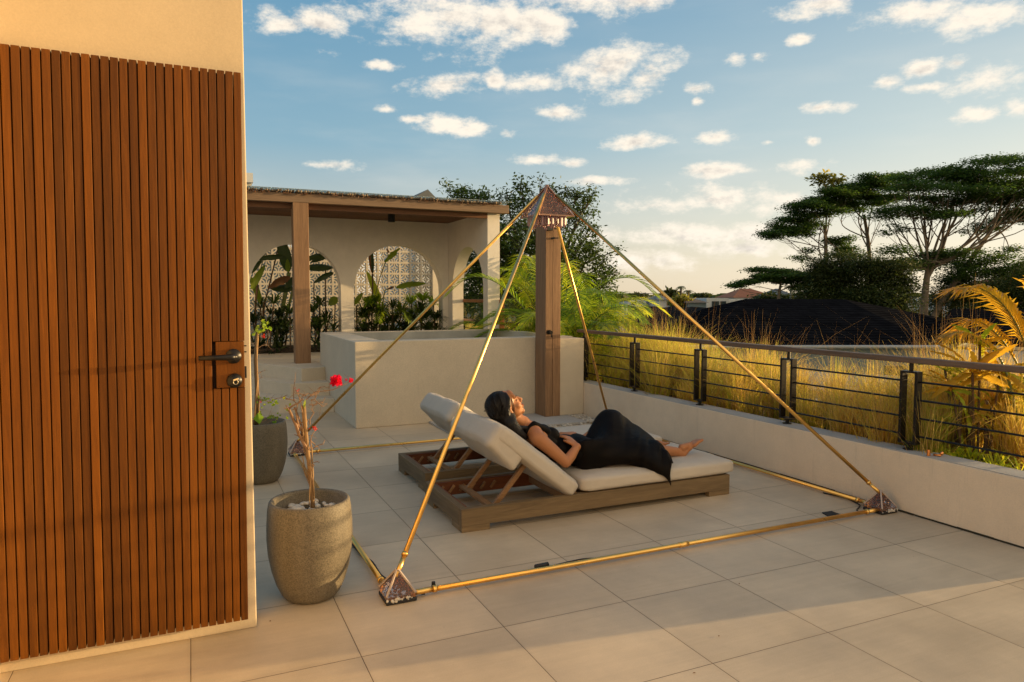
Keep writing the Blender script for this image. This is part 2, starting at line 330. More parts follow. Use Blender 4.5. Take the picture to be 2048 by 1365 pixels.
def grassm(name, ca, cb, cc_, trans):
    t = NT(name); v = t.co('Object'); f = t.ramp(t.noise(v, 1.7, 4, .6), .38, .62); cc = t.mix(f, ca, cb); py_ = t.n('ShaderNodeSeparateXYZ', {0: t.n('ShaderNodeNewGeometry').outputs['Position']}).outputs[1]; cc = t.mix(t.ramp(py_, 4.8, 7.2, 0, .75), cc, (.42, .46, .03)); cc = t.mix(t.ramp(t.isl(), .55, .95), cc, cc_)
    t.P(Base_Color=cc, Roughness=.5, Specular_IOR_Level=.3); tr = t.n('ShaderNodeBsdfTranslucent', {'Color': t.val(cc, 1.6)})
    mx = t.n('ShaderNodeMixShader', {0: trans, 1: t.b.outputs[0], 2: tr.outputs[0]}); t.L.new(mx.outputs[0], t.o.inputs[0]); return t.m
M['grass'] = grassm('fountain_grass_blend', (.58, .40, .055), (.24, .27, .022), (.62, .44, .13), .58)
M['straw'] = leafm('dry_grass', (.46, .29, .10), (.28, .15, .05), .45, .6, isl=.3)
M['palm'] = leafm('palm_leaf', (.26, .34, .016), (.11, .20, .014), .55, isl=.4)
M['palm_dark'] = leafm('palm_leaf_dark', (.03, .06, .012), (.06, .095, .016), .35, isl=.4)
M['palm_gold'] = leafm('golden_palm_leaf', (.60, .35, .022), (.42, .27, .02), .5, isl=.2)
M['palm_lime'] = leafm('lime_palm_leaf', (.52, .50, .03), (.28, .38, .02), .5, isl=.2)
M['banana'] = leafm('banana_leaf', (.09, .16, .015), (.16, .21, .02), .45, .4, isl=.4)
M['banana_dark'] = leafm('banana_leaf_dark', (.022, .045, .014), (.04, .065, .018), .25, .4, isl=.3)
M['brownleaf'] = leafm('dried_leaf', (.20, .10, .04), (.12, .055, .02), .3, .7, isl=.3)
M['tree'] = leafm('broadleaf', (.032, .062, .011), (.070, .105, .016), .35, isl=.35)
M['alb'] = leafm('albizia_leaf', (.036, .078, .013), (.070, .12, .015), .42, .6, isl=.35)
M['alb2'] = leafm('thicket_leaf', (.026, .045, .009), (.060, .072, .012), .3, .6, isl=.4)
M['tuft'] = leafm('yellow_leaf', (.26, .22, .03), (.16, .17, .025), .4, isl=.3)
M['bark'] = plain('grey_bark', (.17, .125, .085), .9, var=.35, sc=2)
M['bark_dark'] = plain('dark_bark', (.06, .042, .028), .9, var=.3, sc=3)
M['stem'] = plain('green_stem', (.12, .15, .035), .5, var=.3, sc=14)
M['stemb'] = plain('brown_stem', (.10, .055, .025), .7, var=.3, sc=14)
t = NT('dark_shingle'); v = t.co('Object'); br = t.n('ShaderNodeTexBrick', {'Vector': t.n('ShaderNodeCombineXYZ', {0: t.n('ShaderNodeSeparateXYZ', {0: v}).outputs[0], 1: t.n('ShaderNodeSeparateXYZ', {0: v}).outputs[2]}).outputs[0], 'Scale': 3.2, 'Color1': (.0125, .013, .0155, 1), 'Color2': (.008, .0085, .0105, 1), 'Mortar': (.003, .003, .0035, 1), 'Mortar Size': .03})
t.P(Base_Color=t.val(br.outputs['Color'], t.ramp(t.noise(v, 1.2, 6, .7), .3, .7, .65, 1.35)), Roughness=1., Specular_IOR_Level=0.); t.bump(br.outputs['Fac'], .03, -.6); M['shingle'] = t.m
M['netting'] = plain('shade_net', (.007, .0085, .011), .9, var=.5, sc=1.5, spec=.05)
M['wall_w'] = plaster('far_white_wall', (.62, .62, .60), .2, 6)
M['wall_b'] = plaster('blue_grey_wall', (.17, .215, .235), .25, 6)
M['terracotta'] = plain('terracotta_roof', (.32, .115, .05), .85, var=.2, sc=1)
M['brownroof'] = plain('brown_roof', (.10, .07, .05), .85, var=.2, sc=1)
M['greyroof'] = plain('grey_roof', (.12, .13, .135), .8, var=.2, sc=1)
M['window'] = plain('dark_window', (.03, .045, .05), .15, spec=.8)
M['earth'] = plain('far_ground', (.07, .085, .035), .95, var=.4, sc=.05)
t = NT('skin'); v = t.co(); t.P(Base_Color=t.val((.42, .17, .065), t.ramp(t.noise(v, 9, 4), .3, .7, .92, 1.06)), Roughness=.48, Subsurface_Weight=.12, Subsurface_Radius=(.012, .004, .002), Subsurface_Scale=1., Specular_IOR_Level=.4); M['skin'] = t.m
t = NT('black_hair'); v = t.co(scale=(1, 1, 1)); hn = t.n('ShaderNodeTexWave', {'Vector': v, 'Scale': 60., 'Distortion': 5., 'Detail': 3.}, bands_direction='Y').outputs['Fac']
t.P(Base_Color=t.val((.0048, .003, .0024), t.ramp(hn, 0, 1, .6, 2.)), Roughness=.42, Specular_IOR_Level=.28); t.bump(hn, .002, .6); M['hair'] = t.m
t = NT('black_sheer_dress'); v = t.co(); t.P(Base_Color=t.val((.0055, .004, .0032), t.ramp(t.noise(t.co(scale=(2, 14, 6)), 3, 4), .3, .7, .6, 1.7)), Roughness=.6, Specular_IOR_Level=.10)
t.bump(t.noise(t.co(scale=(3, 22, 10)), 3, 4, .5, .5), .006, .5)
tp = t.n('ShaderNodeBsdfTransparent', {'Color': (.8, .65, .5)}); mx = t.n('ShaderNodeMixShader', {0: .14, 1: t.b.outputs[0], 2: tp.outputs[0]}); t.L.new(mx.outputs[0], t.o.inputs[0]); M['dress'] = t.m
t = NT('black_dress_body'); t.P(Base_Color=(.005, .0038, .003), Roughness=.6, Specular_IOR_Level=.10); t.bump(t.noise(t.co(scale=(8, 20, 8)), 3, 4, .5, .5), .004, .5); M['dress2'] = t.m
M['nail'] = plain('dark_nail_polish', (.04, .004, .006), .25, var=0)
def struct(b, name, mat, **k): o = b.build(name, mat, **k); o['kind'] = 'structure'; return o
# ================================================================== the terrace and its buildings
struct(MB().bx((-6, -5, -.30), (4.15, 13.3, 0)), 'terrace_floor', M['tile'])
struct(MB().box((300, 300, -6.6), (2400, 2400, .2)), 'ground', M['earth'])
b = MB().bx((-6, -5, -6.5), (4.15, 13.3, -.31)).bx((4.15, 1.9, -6.5), (5.72, 13.4, -.02)); o = b.build('villa_block', M['white_plaster'])
tag(o, 'lower storeys of the villa carrying the roof terrace and its grass bed', 'building')
# --- near wall with the slatted door
YD = 3.08
o = MB().bx((-3.2, YD, 0), (.22, YD+.16, 3.05)).bx((-1.3, 1.2, 0), (-.672, YD-.001, 3.05)).build('house_wall', M['door_plaster'], bevel=.004)
tag(o, 'smooth cream wall end beside and above the slatted wooden door', 'wall')
wall_o = o
for (x0, z0, x1, z1, nm, mt) in ((488.5, 733, 493.5, 756, 'strike_hole', 'matte'), (486.5, 691, 493, 693, 'strike_plate', 'black'), (486.5, 703, 493, 705, 'strike_plate', 'black')):
    a = ony(x0, z0, YD); c_ = ony(x1, z1, YD); MB().bx((a[0], YD-.002, c_[2]), (c_[0], YD+.004, a[2])).build(nm, M[mt], wall_o)
door = thing('slatted_door', 'tall warm brown door of narrow vertical hardwood slats in the cream wall', 'door', (-.24, YD, 0.05))
b = MB(); lean = .0095; zb, zt = .057, 2.268
blk = (.0876, .193, 1.022, 1.207)
def slat(x0, x1, z0, z1):
    j = rnd.uniform(-.0012, .0012)
    v = [(x+(z-zt)*(-lean)*-1*(1)+0, y, z+0) for x in (x0, x1) for y in (YD-.042+j, YD-.012) for z in (z0, z1)]
    b.add(v, [(0,1,3,2),(4,6,7,5),(0,4,5,1),(2,3,7,6),(0,2,6,4),(1,5,7,3)])
x = .205
while x > -.68:
    x0 = x-.0262
    if x > .1:
        slat(x0, x, zb, blk[2]-.002); slat(x0, x, blk[3]+.002, zt)
        if x0 < blk[0]-.002: slat(x0, blk[0]-.001, blk[2]-.001, blk[3]+.001)
    else: slat(x0, x, zb, zt)
    x -= .0304
b.build('slat', M['slat'], door, bevel=.0016)
MB().bx((-.67, YD-.013, zb+.004), (.178, YD-.002, zt-.004)).build('backing_panel', plain('dark_backing', (.03, .012, .005), .9), door)
lb = MB().bx((blk[0], YD-.0425, blk[2]), (blk[1], YD-.012, blk[3])).build('lock_block', wood('lock_block_wood', (.160, .052, .003), (.12, .038, .002), 2, .5, 0, spec=.2), door, bevel=.002)
hr = ony(467, 713, YD-.05); ht = ony(397, 717, YD-.1); dl = ony(469, 762, YD-.05)
h = MB().tube([hr+[0, .006, 0], hr+[0, -.006, 0]], [.030, .029], 32).tube([hr+[0, -.005, 0], hr+[0, -.052, 0]], .0115, 16)
h.tube([hr+[.004, -.052, .001], hr+[-.015, -.056, .001], (ht[0]*.5+hr[0]*.5, hr[1]-.056, ht[2]*.5+hr[2]*.5), (ht[0], hr[1]-.054, ht[2])], [.012, .0125, .0105, .0095], 14).build('door_handle', M['black'], door, smooth=True)
h = MB().tube([dl+[0, .006, 0], dl+[0, -.012, 0]], [.030, .027], 32)
dd = h.build('deadbolt', M['black'], door, smooth=True)
MB().tube([dl+[.004+.009*math.cos(a), -.016, -.004+.009*math.sin(a)] for a in np.linspace(0, 6.3, 20)], .0012, 6).bar(dl+[-.004, -.018, .004], dl+[.014, -.03, .011], .004, .006).build('key', plain('steel', (.6, .55, .45), .3, 1), dd)
# --- parapet, bed and railing
pp = MB().bx((4.15, 2.15, -.3), (4.33, 7.45, .385)).build('parapet_wall', M['parapet'], bevel=.006)
tag(pp, 'low cream rendered parapet wall running under the black railing', 'wall')
MB().bx((4.157, 2.155, .386), (4.326, 7.44, .390)).build('capping', M['capping'], pp)
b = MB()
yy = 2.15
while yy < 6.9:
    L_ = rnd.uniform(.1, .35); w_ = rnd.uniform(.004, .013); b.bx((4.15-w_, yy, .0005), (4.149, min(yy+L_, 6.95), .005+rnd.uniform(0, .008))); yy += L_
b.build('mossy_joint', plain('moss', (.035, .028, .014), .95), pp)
bed = MB().bx((5.55, 2.08, -.02), (5.72, 13.4, .36)).bx((4.331, 1.98, -.02), (5.72, 2.079, .36)).build('planter_wall', M['white_plaster'])
tag(bed, 'outer wall of the long grass bed behind the railing', 'wall')
struct(MB().bx((4.331, 2.08, -.01), (5.549, 13.3, .31)), 'bed_soil', M['soil'])
def railing(label, posts, y0, y1, X=4.25):
    t_ = thing('railing', label, 'railing', (X, y0, .385))
    MB().bx((X-.035, y0, .958), (X+.035, y1, .995)).build('handrail', M['hand'], t_, bevel=.006)
    zs = [.442, .559, .676, .793, .862]
    for y in posts:
        q = MB()
        for s_ in (-1, 1): q.bx((X-.026, y+s_*.052-.0095, .43), (X+.026, y+s_*.052+.0095, .905))
        q.bx((X-.026, y-.0424, .43), (X+.026, y+.0424, .442)).bx((X-.026, y-.0424, .893), (X+.026, y+.0424, .905))
        q.tube([(X, y, .386), (X, y, .43)], .014, 12).tube([(X, y, .905), (X, y, .958)], .013, 12).tube([(X, y, .3905), (X, y, .397)], .035, 20).tube([(X, y, .420), (X, y, .429)], .022, 16)
        q.build('post', M['black'], t_, bevel=.002)
    ps = sorted(posts)
    for a, c_ in zip(ps[:-1], ps[1:]):
        for z in zs[:4] if True else zs:
            MB().tube([(X, a+.06, z+.045), (X, c_-.06, z+.045)], .0065, 8).build('rail_rod', M['black'], t_)
    return t_
railing('black steel railing with wooden handrail on the parapet beside the sun loungers', [2.18, 3.09, 4.125, 5.175, 6.23, 7.28], 2.15, 7.4)
# --- plunge tub
def basin(x0, x1, y0, y1, z1, w, zf, z0=0):
    q = MB(); A = [(x0, y0), (x1, y0), (x1, y1), (x0, y1)]; B = [(x0+w[0], y0+w[1]), (x1-w[2], y0+w[1]), (x1-w[2], y1-w[3]), (x0+w[0], y1-w[3])]
    v = [(x, y, z0) for x, y in A]+[(x, y, z1) for x, y in A]+[(x, y, z1) for x, y in B]+[(x, y, zf) for x, y in B]
    f = [(i, (i+1)%4, 4+(i+1)%4, 4+i) for i in range(4)]+[(4+i, 4+(i+1)%4, 8+(i+1)%4, 8+i) for i in range(4)]+[(8+i, 8+(i+1)%4, 12+(i+1)%4, 12+i) for i in range(4)]+[(12, 13, 14, 15), (3, 2, 1, 0)]
    return q.add(v, f), B
q, B = basin(1.55, 4.149, 7.38, 9.55, .915, (.32, .2, .12, .12), .30)
tub = q.build('plunge_pool', M['concrete'], bevel=.008)
tag(tub, 'square beige concrete plunge pool with raised smooth walls behind the pyramid', 'pool')
MB().bx((B[0][0]+.003, B[2][1]-.006, .31), (B[2][0]-.003, B[2][1]-.002, .905)).bx((B[0][0]+.003, B[0][1]+.003, .31), (B[2][0]-.003, B[2][1]-.01, .335)).build('lining', M['basin'], tub)
MB().bx((3.8305, 7.115, .023), (4.1485, 7.3795, .905)).build('return_pier', M['concrete'], tub, bevel=.006)
# --- steps to the deck
st = thing('steps', 'three angled concrete steps rising to the deck left of the pool', 'steps', (.9, 8.9, 0))
L0, L1 = fl(603, 737.6, .49), fl(515, 727, .49); S0, S1 = fl(581, 767.5, .327), fl(517, 755, .327)
dv = L1-L0; dv /= np.linalg.norm(dv)
for k, z in enumerate((.49, .327, .163)):
    c0 = L0+(S0-L0)*k; y_edge = 9.19-.30*k
    far = c0+dv*3.2
    MB().prism([(1.549, 13.19 if k == 0 else 9.6), (1.549, y_edge), (c0[0], c0[1] if k < 2 else c0[1]), (far[0], far[1]), (far[0], 13.19 if k == 0 else 9.5+max(0, far[1]-9.5)+.3)], 2, -.005*k-.002, z).build('step', M['concrete'], st, bevel=.006)
struct(MB().bx((1.5495, 9.5501, -.001), (4.30, 13.2, .488)), 'deck', M['concrete'])
# --- shower tray and column
tray = MB().bx((2.35, 6.66, .001), (3.93, 7.378, .022)).build('shower_tray', M['capping'], bevel=.004); tag(tray, 'flat pale concrete tray under the wooden shower column', 'shower tray')
b = MB()
def pebble(B_, c_, s_, rz=None):
    a = rnd.uniform(0, 6.28); R_ = np.array(Euler((rnd.uniform(-.3, .3), rnd.uniform(-.3, .3), a)).to_matrix())
    B_.ell(c_, (s_*rnd.uniform(.8, 1.35), s_*rnd.uniform(.7, 1.), s_*rnd.uniform(.45, .7)), 10, 6, R_)
for i in range(420):
    if i < 330: c_ = (rnd.uniform(3.95, 4.12), rnd.uniform(6.5, 7.36), rnd.uniform(.006, .022))
    else: c_ = (rnd.uniform(2.4, 3.95), rnd.uniform(6.60, 6.655), .006)
    pebble(b, c_, rnd.uniform(.011, .019))
o = b.build('gravel', M['gravel'], smooth=True); tag(o, 'white pebble strip round the shower tray', 'gravel', kind='stuff')
sh = thing('shower_column', 'tall square wooden outdoor shower column in front of the pool', 'shower', (3.73, 7.23, .022))
MB().bx((3.64, 7.10, .022), (3.727, 7.36, 2.26)).bx((3.731, 7.10, .022), (3.83, 7.36, 2.262)).build('column', M['postw'], sh, bevel=.004)
a = ony(1098, 457, 7.07)
hd = MB().box(a, (.075, .06, .05)).tube([a+[.03, -.01, 0], a+[.13, -.03, -.01]], .007, 8).build('shower_head', M['matte'], sh, bevel=.004)
MB().tube([a+[.12, -.03, -.008], a+[.27, -.04, -.028]], .005, 8).build('spray_arm', plain('steel_rod', (.12, .12, .12), .45, .8), sh)
a = ony(1106, 477, 7.08); MB().tube([a+[0, .02, 0], a+[0, -.03, 0]], .012, 12).bar(a+[-.03, -.02, 0], a+[.05, -.03, .002], .02, .012).build('hand_shower_hook', M['matte'], sh)
a = ony(1098.5, 665, 7.08); MB().tube([a+[0, .02, 0], a+[0, -.012, 0]], .026, 20).tube([a+[0, -.01, 0], a+[0, -.05, 0]], .019, 16).bar(a+[0, -.04, 0], a+[.01, -.045, -.055], .012, .014).build('tap', M['black'], sh)
# --- pergola
pg = thing('pergola', 'open timber pergola with a cream arched wall behind the pool', 'pergola', (2, 10.5, .488))
def archwall(u0, u1, zb, zt, ops, mp, w0, w1):
    us = set([u0, u1])
    for a, c_, zs in ops:
        r_ = (c_-a)/2
        for k in range(33): us.add(a+r_-r_*math.cos(math.pi*k/32))
    us = sorted(us); v = []; f = []
    def low(u):
        for a, c_, zs in ops:
            if a-1e-9 <= u <= c_+1e-9:
                r_ = (c_-a)/2; return zs+math.sqrt(max(0, r_*r_-(u-a-r_)**2))
        return zb
    def q(*p): k = len(v); v.extend(p); f.append((k, k+1, k+2, k+3))
    for a, c_ in zip(us[:-1], us[1:]):
        mid = (a+c_)/2; op = any(o_[0] < mid < o_[1] for o_ in ops)
        la, lc = (low(a), low(c_)) if op else (zb, zb)
        for w in (w0, w1): q((a, w, la), (c_, w, lc), (c_, w, zt), (a, w, zt))
        if op: q((a, w0, la), (c_, w0, lc), (c_, w1, lc), (a, w1, la))
        q((a, w0, zt), (c_, w0, zt), (c_, w1, zt), (a, w1, zt))
    for a, c_, zs in ops:
        for u in (a, c_): q((u, w0, zb), (u, w1, zb), (u, w1, zs), (u, w0, zs))
    for u in (u0, u1): q((u, w0, zb), (u, w1, zb), (u, w1, zt), (u, w0, zt))
    return MB().add([mp(*p) for p in v], f)
BW = 11.72
archwall(-.9, 4.1, .488, 2.655, [(-.75, .62, 1.5), (.84, 2.25, 1.52), (2.46, 4.0, 1.48)], lambda u, w, z: (u, w, z), BW, BW+.22).build('arched_wall', M['white_plaster'], pg)
archwall(9.92, BW+.22, .488, 2.66, [(10.10, 11.50, 1.49)], lambda u, w, z: (w, u, z), 4.102, 4.30).build('side_wall', M['white_plaster'], pg)
pl, pr = fl(590, 728, .49), fl(622, 728, .49)
PZ = float(ony(600, 405.5, pl[1])[2])-.001
for x0 in (pl[0]+.01, pl[0]-2.7):
    MB().bx((x0, pl[1], .489), (x0+.20, pl[1]+.19, PZ)).build('post', M['postw'], pg, bevel=.006)
yb = pl[1]; ZB = float(ony(600, 405.5, yb)[2])
MB().bx((-1.2, yb, ZB), (ony(1018, 420, yb)[0], yb+.12, ZB+.122)).build('front_beam', M['beam'], pg, bevel=.006)
MB().bx((-1.2, yb+.125, ZB-.07), (4.09, yb+.2, ZB+.02)).build('inner_beam', M['ceil'], pg)
b = MB()
for k in range(32): b.bx((-1.1, yb+.205+k*.062, ZB+.022), (4.2, yb+.205+k*.062+.058, ZB+.038))
b.build('ceiling_boards', M['ceil'], pg)
b = MB(); x = -1.2
while x < 4.26:
    r_ = rnd.uniform(.010, .019); b.tube([(x, yb-.03+rnd.uniform(-.015, .01), ZB+.123+r_+rnd.uniform(0, .006)), (x, yb+2.0, ZB+.13+r_)], r_, 7); x += r_*2.1
b.build('lath_layer', wood('grey_lath', (.22, .17, .12), (.10, .075, .05), 1, .8, .4), pg, smooth=True)
b = MB()
for k in range(150):
    x = rnd.uniform(-1.1, 4.2); b.bar((x, yb+rnd.uniform(-.03, 0), ZB+.14), (x+rnd.uniform(-.03, .03), yb-.035, ZB+.115-rnd.uniform(0, .02)), .008, .006)
b.build('ragged_fringe', M['ceil'], pg)
MB().bx((-1.3, yb-.035, ZB+.168), (4.43, yb+2.35, ZB+.174)).build('roof_glass', M['glass'], pg)
a = ony(783, 432, 10.55)
dlt = MB().tube([(a[0], 10.55, ZB+.02), (a[0], 10.55, ZB-.12)], .052, 24).build('downlight', M['matte']); tag(dlt, 'short black cylinder downlight under the pergola ceiling', 'lamp')
# breeze-block screen
cs = .2; YS = 12.62
b = MB(); xr = ony(862, 560, YS)[0]
def bk(p, q, w=.014, d=.07): b.bar((p[0], YS, p[1]), (q[0], YS, q[1]), w, d, (0, 1, 0))
for i in range(20):
    for j in range(11):
        cx, cz = xr-.1-i*cs, .60+.1+j*cs; h = cs/2
        b.bx((cx-h+.0005, YS-.0355, cz-h+.0005), (cx+h-.0005, YS+.0355, cz-h+.017)); b.bx((cx-h+.0005, YS-.0355, cz+h-.017), (cx+h-.0005, YS+.0355, cz+h-.0005))
        b.bx((cx-h+.0005, YS-.036, cz-h+.0172), (cx-h+.017, YS+.036, cz+h-.0172)); b.bx((cx+h-.017, YS-.036, cz-h+.0172), (cx+h-.0005, YS+.036, cz+h-.0172))
        for sx in (-1, 1):
            for sz in (-1, 1):
                p = [(cx+sx*(h-.072*math.cos(a)), cz+sz*(h-.072*math.sin(a))) for a in np.linspace(0, math.pi/2, 5)]
                for m_, n_ in zip(p[:-1], p[1:]): bk(m_, n_, .019, .066)
        p = [(cx+.034, cz), (cx, cz+.034), (cx-.034, cz), (cx, cz-.034)]
        for m_ in range(4): bk(p[m_], p[(m_+1)%4], .016, .062)
        for sx, sz in ((1, 0), (-1, 0), (0, 1), (0, -1)): bk((cx+sx*.036, cz+sz*.036), (cx+sx*(h-.012), cz+sz*(h-.012)), .015, .064)
scr = b.build('breeze_block_screen', M['white_plaster']); tag(scr, 'cream breeze block screen wall of star pattern seen through the arches', 'screen')
MB().bx((xr+.001, YS-.1, .489), (xr+.45, YS+.1, 2.62)).bx((xr-4.0, YS-.05, .489), (xr, YS+.05, .598)).bx((xr-4.0, YS-.05, 2.802), (xr+.0, YS+.05, 2.9)).build('pier', M['white_plaster'], scr)
struct(MB().bx((-1, 11.72, .489), (4.0, 12.5, .56)), 'courtyard_soil', M['soil'])
# right arch: wooden bar and further railing
railing('further black railing with wooden handrail seen through the side arch', [9.6, 10.75, 11.95, 13.0], 9.58, 13.1, 4.45)
a = onx(907, 600, 4.32); c_ = onx(966, 603, 4.32)
o = MB().bx((4.29, 9.9, a[2]-.04), (4.37, 12.2, a[2]+.012)).bx((4.29, a[1]-.02, a[2]-.16), (4.37, a[1]+.07, a[2]-.041)).bx((4.29, 9.9, .4), (4.37, 9.97, a[2]-.041)).build('wooden_bar', M['bench'], bevel=.004)
tag(o, 'orange brown wooden bar counter seen through the side arch', 'counter')
# little building corner behind the pergola at the left, and gable beyond it
a = dep(470, 385, 17); b = MB().bx((a[0]-2, a[1], -6.4), (dep(496, 370, 17)[0], a[1]+3, a[2]+.05)).bx((a[0]-2.2, a[1]-.2, a[2]+.051), (dep(499, 360, 17)[0], a[1]+3.2, a[2]+.2)).bx((a[0]-2.4, a[1]-.4, a[2]+.201), (dep(504, 345, 17)[0], a[1]+3.4, a[2]+.42))
tag(b.build('neighbour_house', M['wall_w']), 'stepped grey cornice corner of a house just above the pergola roof at the left', 'house')
a, c_, d_ = dep(838, 392, 32), dep(858, 378, 32), dep(880, 394, 32)
gb = MB().prism([(a[0]-.4, a[2]-.2), (c_[0], c_[2]), (d_[0], d_[2]-.05)], 1, a[1], a[1]+7).build('gable_roof', M['greyroof']); 
tag(gb, 'small dark gable roof peeking over the pergola beside the tree', 'roof')
MB().bx((a[0]-.1, a[1]+.3, -6.4), (d_[0]-.1, a[1]+6.7, a[2]-.1)).build('wall', M['wall_w'], gb)

nbw = MB().bx((-6, 17, -6.5), (3.3, 24, 2.35)).build('neighbour_house', M['wall_b']); tag(nbw, 'blue grey neighbouring wall glimpsed through the breeze block holes', 'house')
MB().bx((-6.2, 16.8, 2.351), (3.5, 24.2, 2.5)).build('roof', M['greyroof'], nbw)
# ================================================================== objects on the terrace
def softbox(dims, r_, Mx, puff=(0, 0, 0), seg=16, wr=.004, seed=0):
    """rounded, slightly puffed upholstery block; Mx maps its own frame to the place"""
    bm = bmesh.new(); bmesh.ops.create_cube(bm, size=2); bmesh.ops.subdivide_edges(bm, edges=bm.edges[:], cuts=seg, use_grid_fill=True)
    hx = np.array(dims)/2; v = np.array([q.co[:] for q in bm.verts]); bm.verts.index_update(); f = [tuple(w.index for w in q.verts) for q in bm.faces]; bm.free()
    q = v*hx; inn = np.clip(q, -hx+r_, hx-r_); d = q-inn; L_ = np.linalg.norm(d, axis=1, keepdims=True); out_ = np.where(L_ > 1e-9, inn+d/np.maximum(L_, 1e-9)*r_, q)
    on = (np.abs(v) > .999)
    bump_ = (1-v**2)
    for ax in range(3):
        o1, o2 = [k for k in range(3) if k != ax]
        w = bump_[:, o1]*bump_[:, o2]; out_[:, ax] += np.sign(v[:, ax])*on[:, ax]*puff[ax]*np.clip(w, 0, 1)**.5
    ph = seed*1.7; n_ = np.sin(out_[:, 0]*23+ph)*np.sin(out_[:, 1]*19+ph*2)+np.sin(out_[:, 0]*9-out_[:, 1]*13+ph)+.5*np.sin(out_[:, 0]*47+out_[:, 1]*31)
    out_[:, 2] += wr*n_*np.sign(out_[:, 2])*.5
    return (out_@np.array(Mx[0]).T)+np.array(Mx[1]), f
I3 = np.eye(3)
def make_lounger(label):
    X0, X1, Y0, Y1 = 1.415, 3.42, 3.83, 4.54; T = .045
    t_ = thing('sun_lounger', label, 'sun lounger', (2.4, 4.18, 0), 'sun loungers under the brass pyramid')
    def rail(a, c_, axis, m_):   # board with two feet
        q = MB(); a = list(a); c_ = list(c_)
        q.bx((a[0], a[1], .036), (c_[0], c_[1], .14))
        lo, hi = a[axis], c_[axis]; L_ = .18 if axis == 0 else .13
        for s_ in ((lo, lo+L_), (hi-L_, hi)):
            p, r_ = list(a), list(c_); p[axis], r_[axis] = s_; q.bx((p[0]+.0005, p[1]+.0005, 0), (r_[0]-.0005, r_[1]-.0005, .0359))
        return q.build('frame_rail', M[m_], t_, bevel=.003)
    rail((X0, Y0, 0), (X1, Y0+T, 0), 0, 'teak_x'); rail((X0, Y1-T, 0), (X1, Y1, 0), 0, 'teak_x')
    rail((X0, Y0+T+.001, 0), (X0+T, Y1-T-.001, 0), 1, 'teak_y'); rail((X1-T, Y0+T+.001, 0), (X1, Y1-T-.001, 0), 1, 'teak_y')
    q = MB().bx((X0+T+.001, Y1-T-.022, .045), (2.25, Y1-T-.001, .134)).bx((X0+T+.001, Y0+T+.001, .06), (2.25, Y0+T+.022, .12)).bx((X0+T+.001, Y0+T+.03, .05), (X0+T+.015, Y1-T-.03, .134))
    q.build('inner_rail', M['teak_in'], t_)
    q = MB()
    for k in range(6):
        x = 1.50+k*.075
        for y in (Y1-T-.045, Y0+T+.03): q.bar((x-.018, y, .07), (x+.018, y, .115), .012, .016)
    q.build('notch', M['prop'], t_)
    q = MB()
    for k in range(9): q.bx((2.28+k*.125, Y0+T+.002, .112), (2.35+k*.125, Y1-T-.002, .13))
    q.bx((2.16, Y0+T+.024, .07), (2.22, Y1-T-.024, .13)).build('seat_slat', M['prop'], t_)
    # backrest frame: hinge near (2.2, .12), slope upward to the head end
    a0 = np.array([2.205, 0, .115]); sl = np.array([1.686-2.225, 0, .628-.20]); sl /= np.linalg.norm(sl); nn = np.array([sl[2], 0, -sl[0]])
    q = MB()
    for y in (Y0+.06, Y1-.10):
        p = a0+[0, y, 0]; q.bar(p, p+sl*.66, .035, .05, nn)
    for s_ in np.arange(.04, .64, .085): p = a0+sl*s_+[0, Y0+.08, .012]; q.bar(p, p+[0, Y1-Y0-.20, 0], .05, .014, nn)
    q.build('backrest_frame', M['prop'], t_, bevel=.002)
    q = MB()
    for y in (Y0+.115, Y1-.155): q.bar((1.875, y, .335), (1.665, y, .098), .026, .03)
    q.bar((1.655, Y0+.05, .098), (1.655, Y1-.05, .098), .045, .02); q.build('prop', M['prop'], t_, bevel=.002)
    v, f = softbox((X1+.045-2.235, Y1-Y0+.005, .10), .032, (I3, ((X1+.045+2.235)/2, (Y0+Y1)/2, .192)), (.006, .006, .010), 18, .003, 1)
    MB().add(v, f).build('seat_cushion', M['canvas'], t_, smooth=True)
    Mx = np.array([sl, [0, 1, 0], -nn]).T; Mx = np.array([sl, [0, 1, 0], np.cross(sl, [0, 1, 0])]).T
    nz_ = np.cross(sl, [0, 1, 0]); nz_ = nz_ if nz_[2] > 0 else -nz_
    top = np.array([2.225, (Y0+Y1)/2, .20])
    v, f = softbox((.69, Y1-Y0+.005, .108), .034, (np.array([sl, [0, 1, 0], nz_]).T, top+sl*.345-nz_*.054), (.004, .008, .010), 18, .003, 2)
    bc = MB().add(v, f).build('back_cushion', M['canvas'], t_, smooth=True)
    v, f = softbox((.265, Y1-Y0-.008, .150), .034, (np.array([sl, [0, 1, 0], nz_]).T, top+sl*.572-nz_*.086), (.006, .005, .004), 18, .004, 5)
    v = np.array(v); s_ = (v-top)@sl; hh = (v-top)@nz_
    v += np.outer(np.where(hh < -.09, (.69-s_)*.16, 0), -nz_)       # the pocket sags at its open end
    MB().add(v, f).build('hood_pocket', M['canvas'], bc, smooth=True)
    return t_
def dup(root, d, label):
    r_ = root.copy(); col.objects.link(r_); r_.location = Vector(root.location)+Vector(d); r_['label'] = label; ORG[r_] = ORG[root]+np.array(d)
    for ch in list(root.children):
        c_ = ch.copy(); col.objects.link(c_); c_.parent = r_
        for g in list(ch.children): e_ = g.copy(); col.objects.link(e_); e_.parent = c_
    return r_
lg = make_lounger('nearer wooden sun lounger with beige cushions carrying the reclining woman')
dup(lg, (.065, .915, 0), 'farther empty wooden sun lounger with beige cushions next to the parapet')
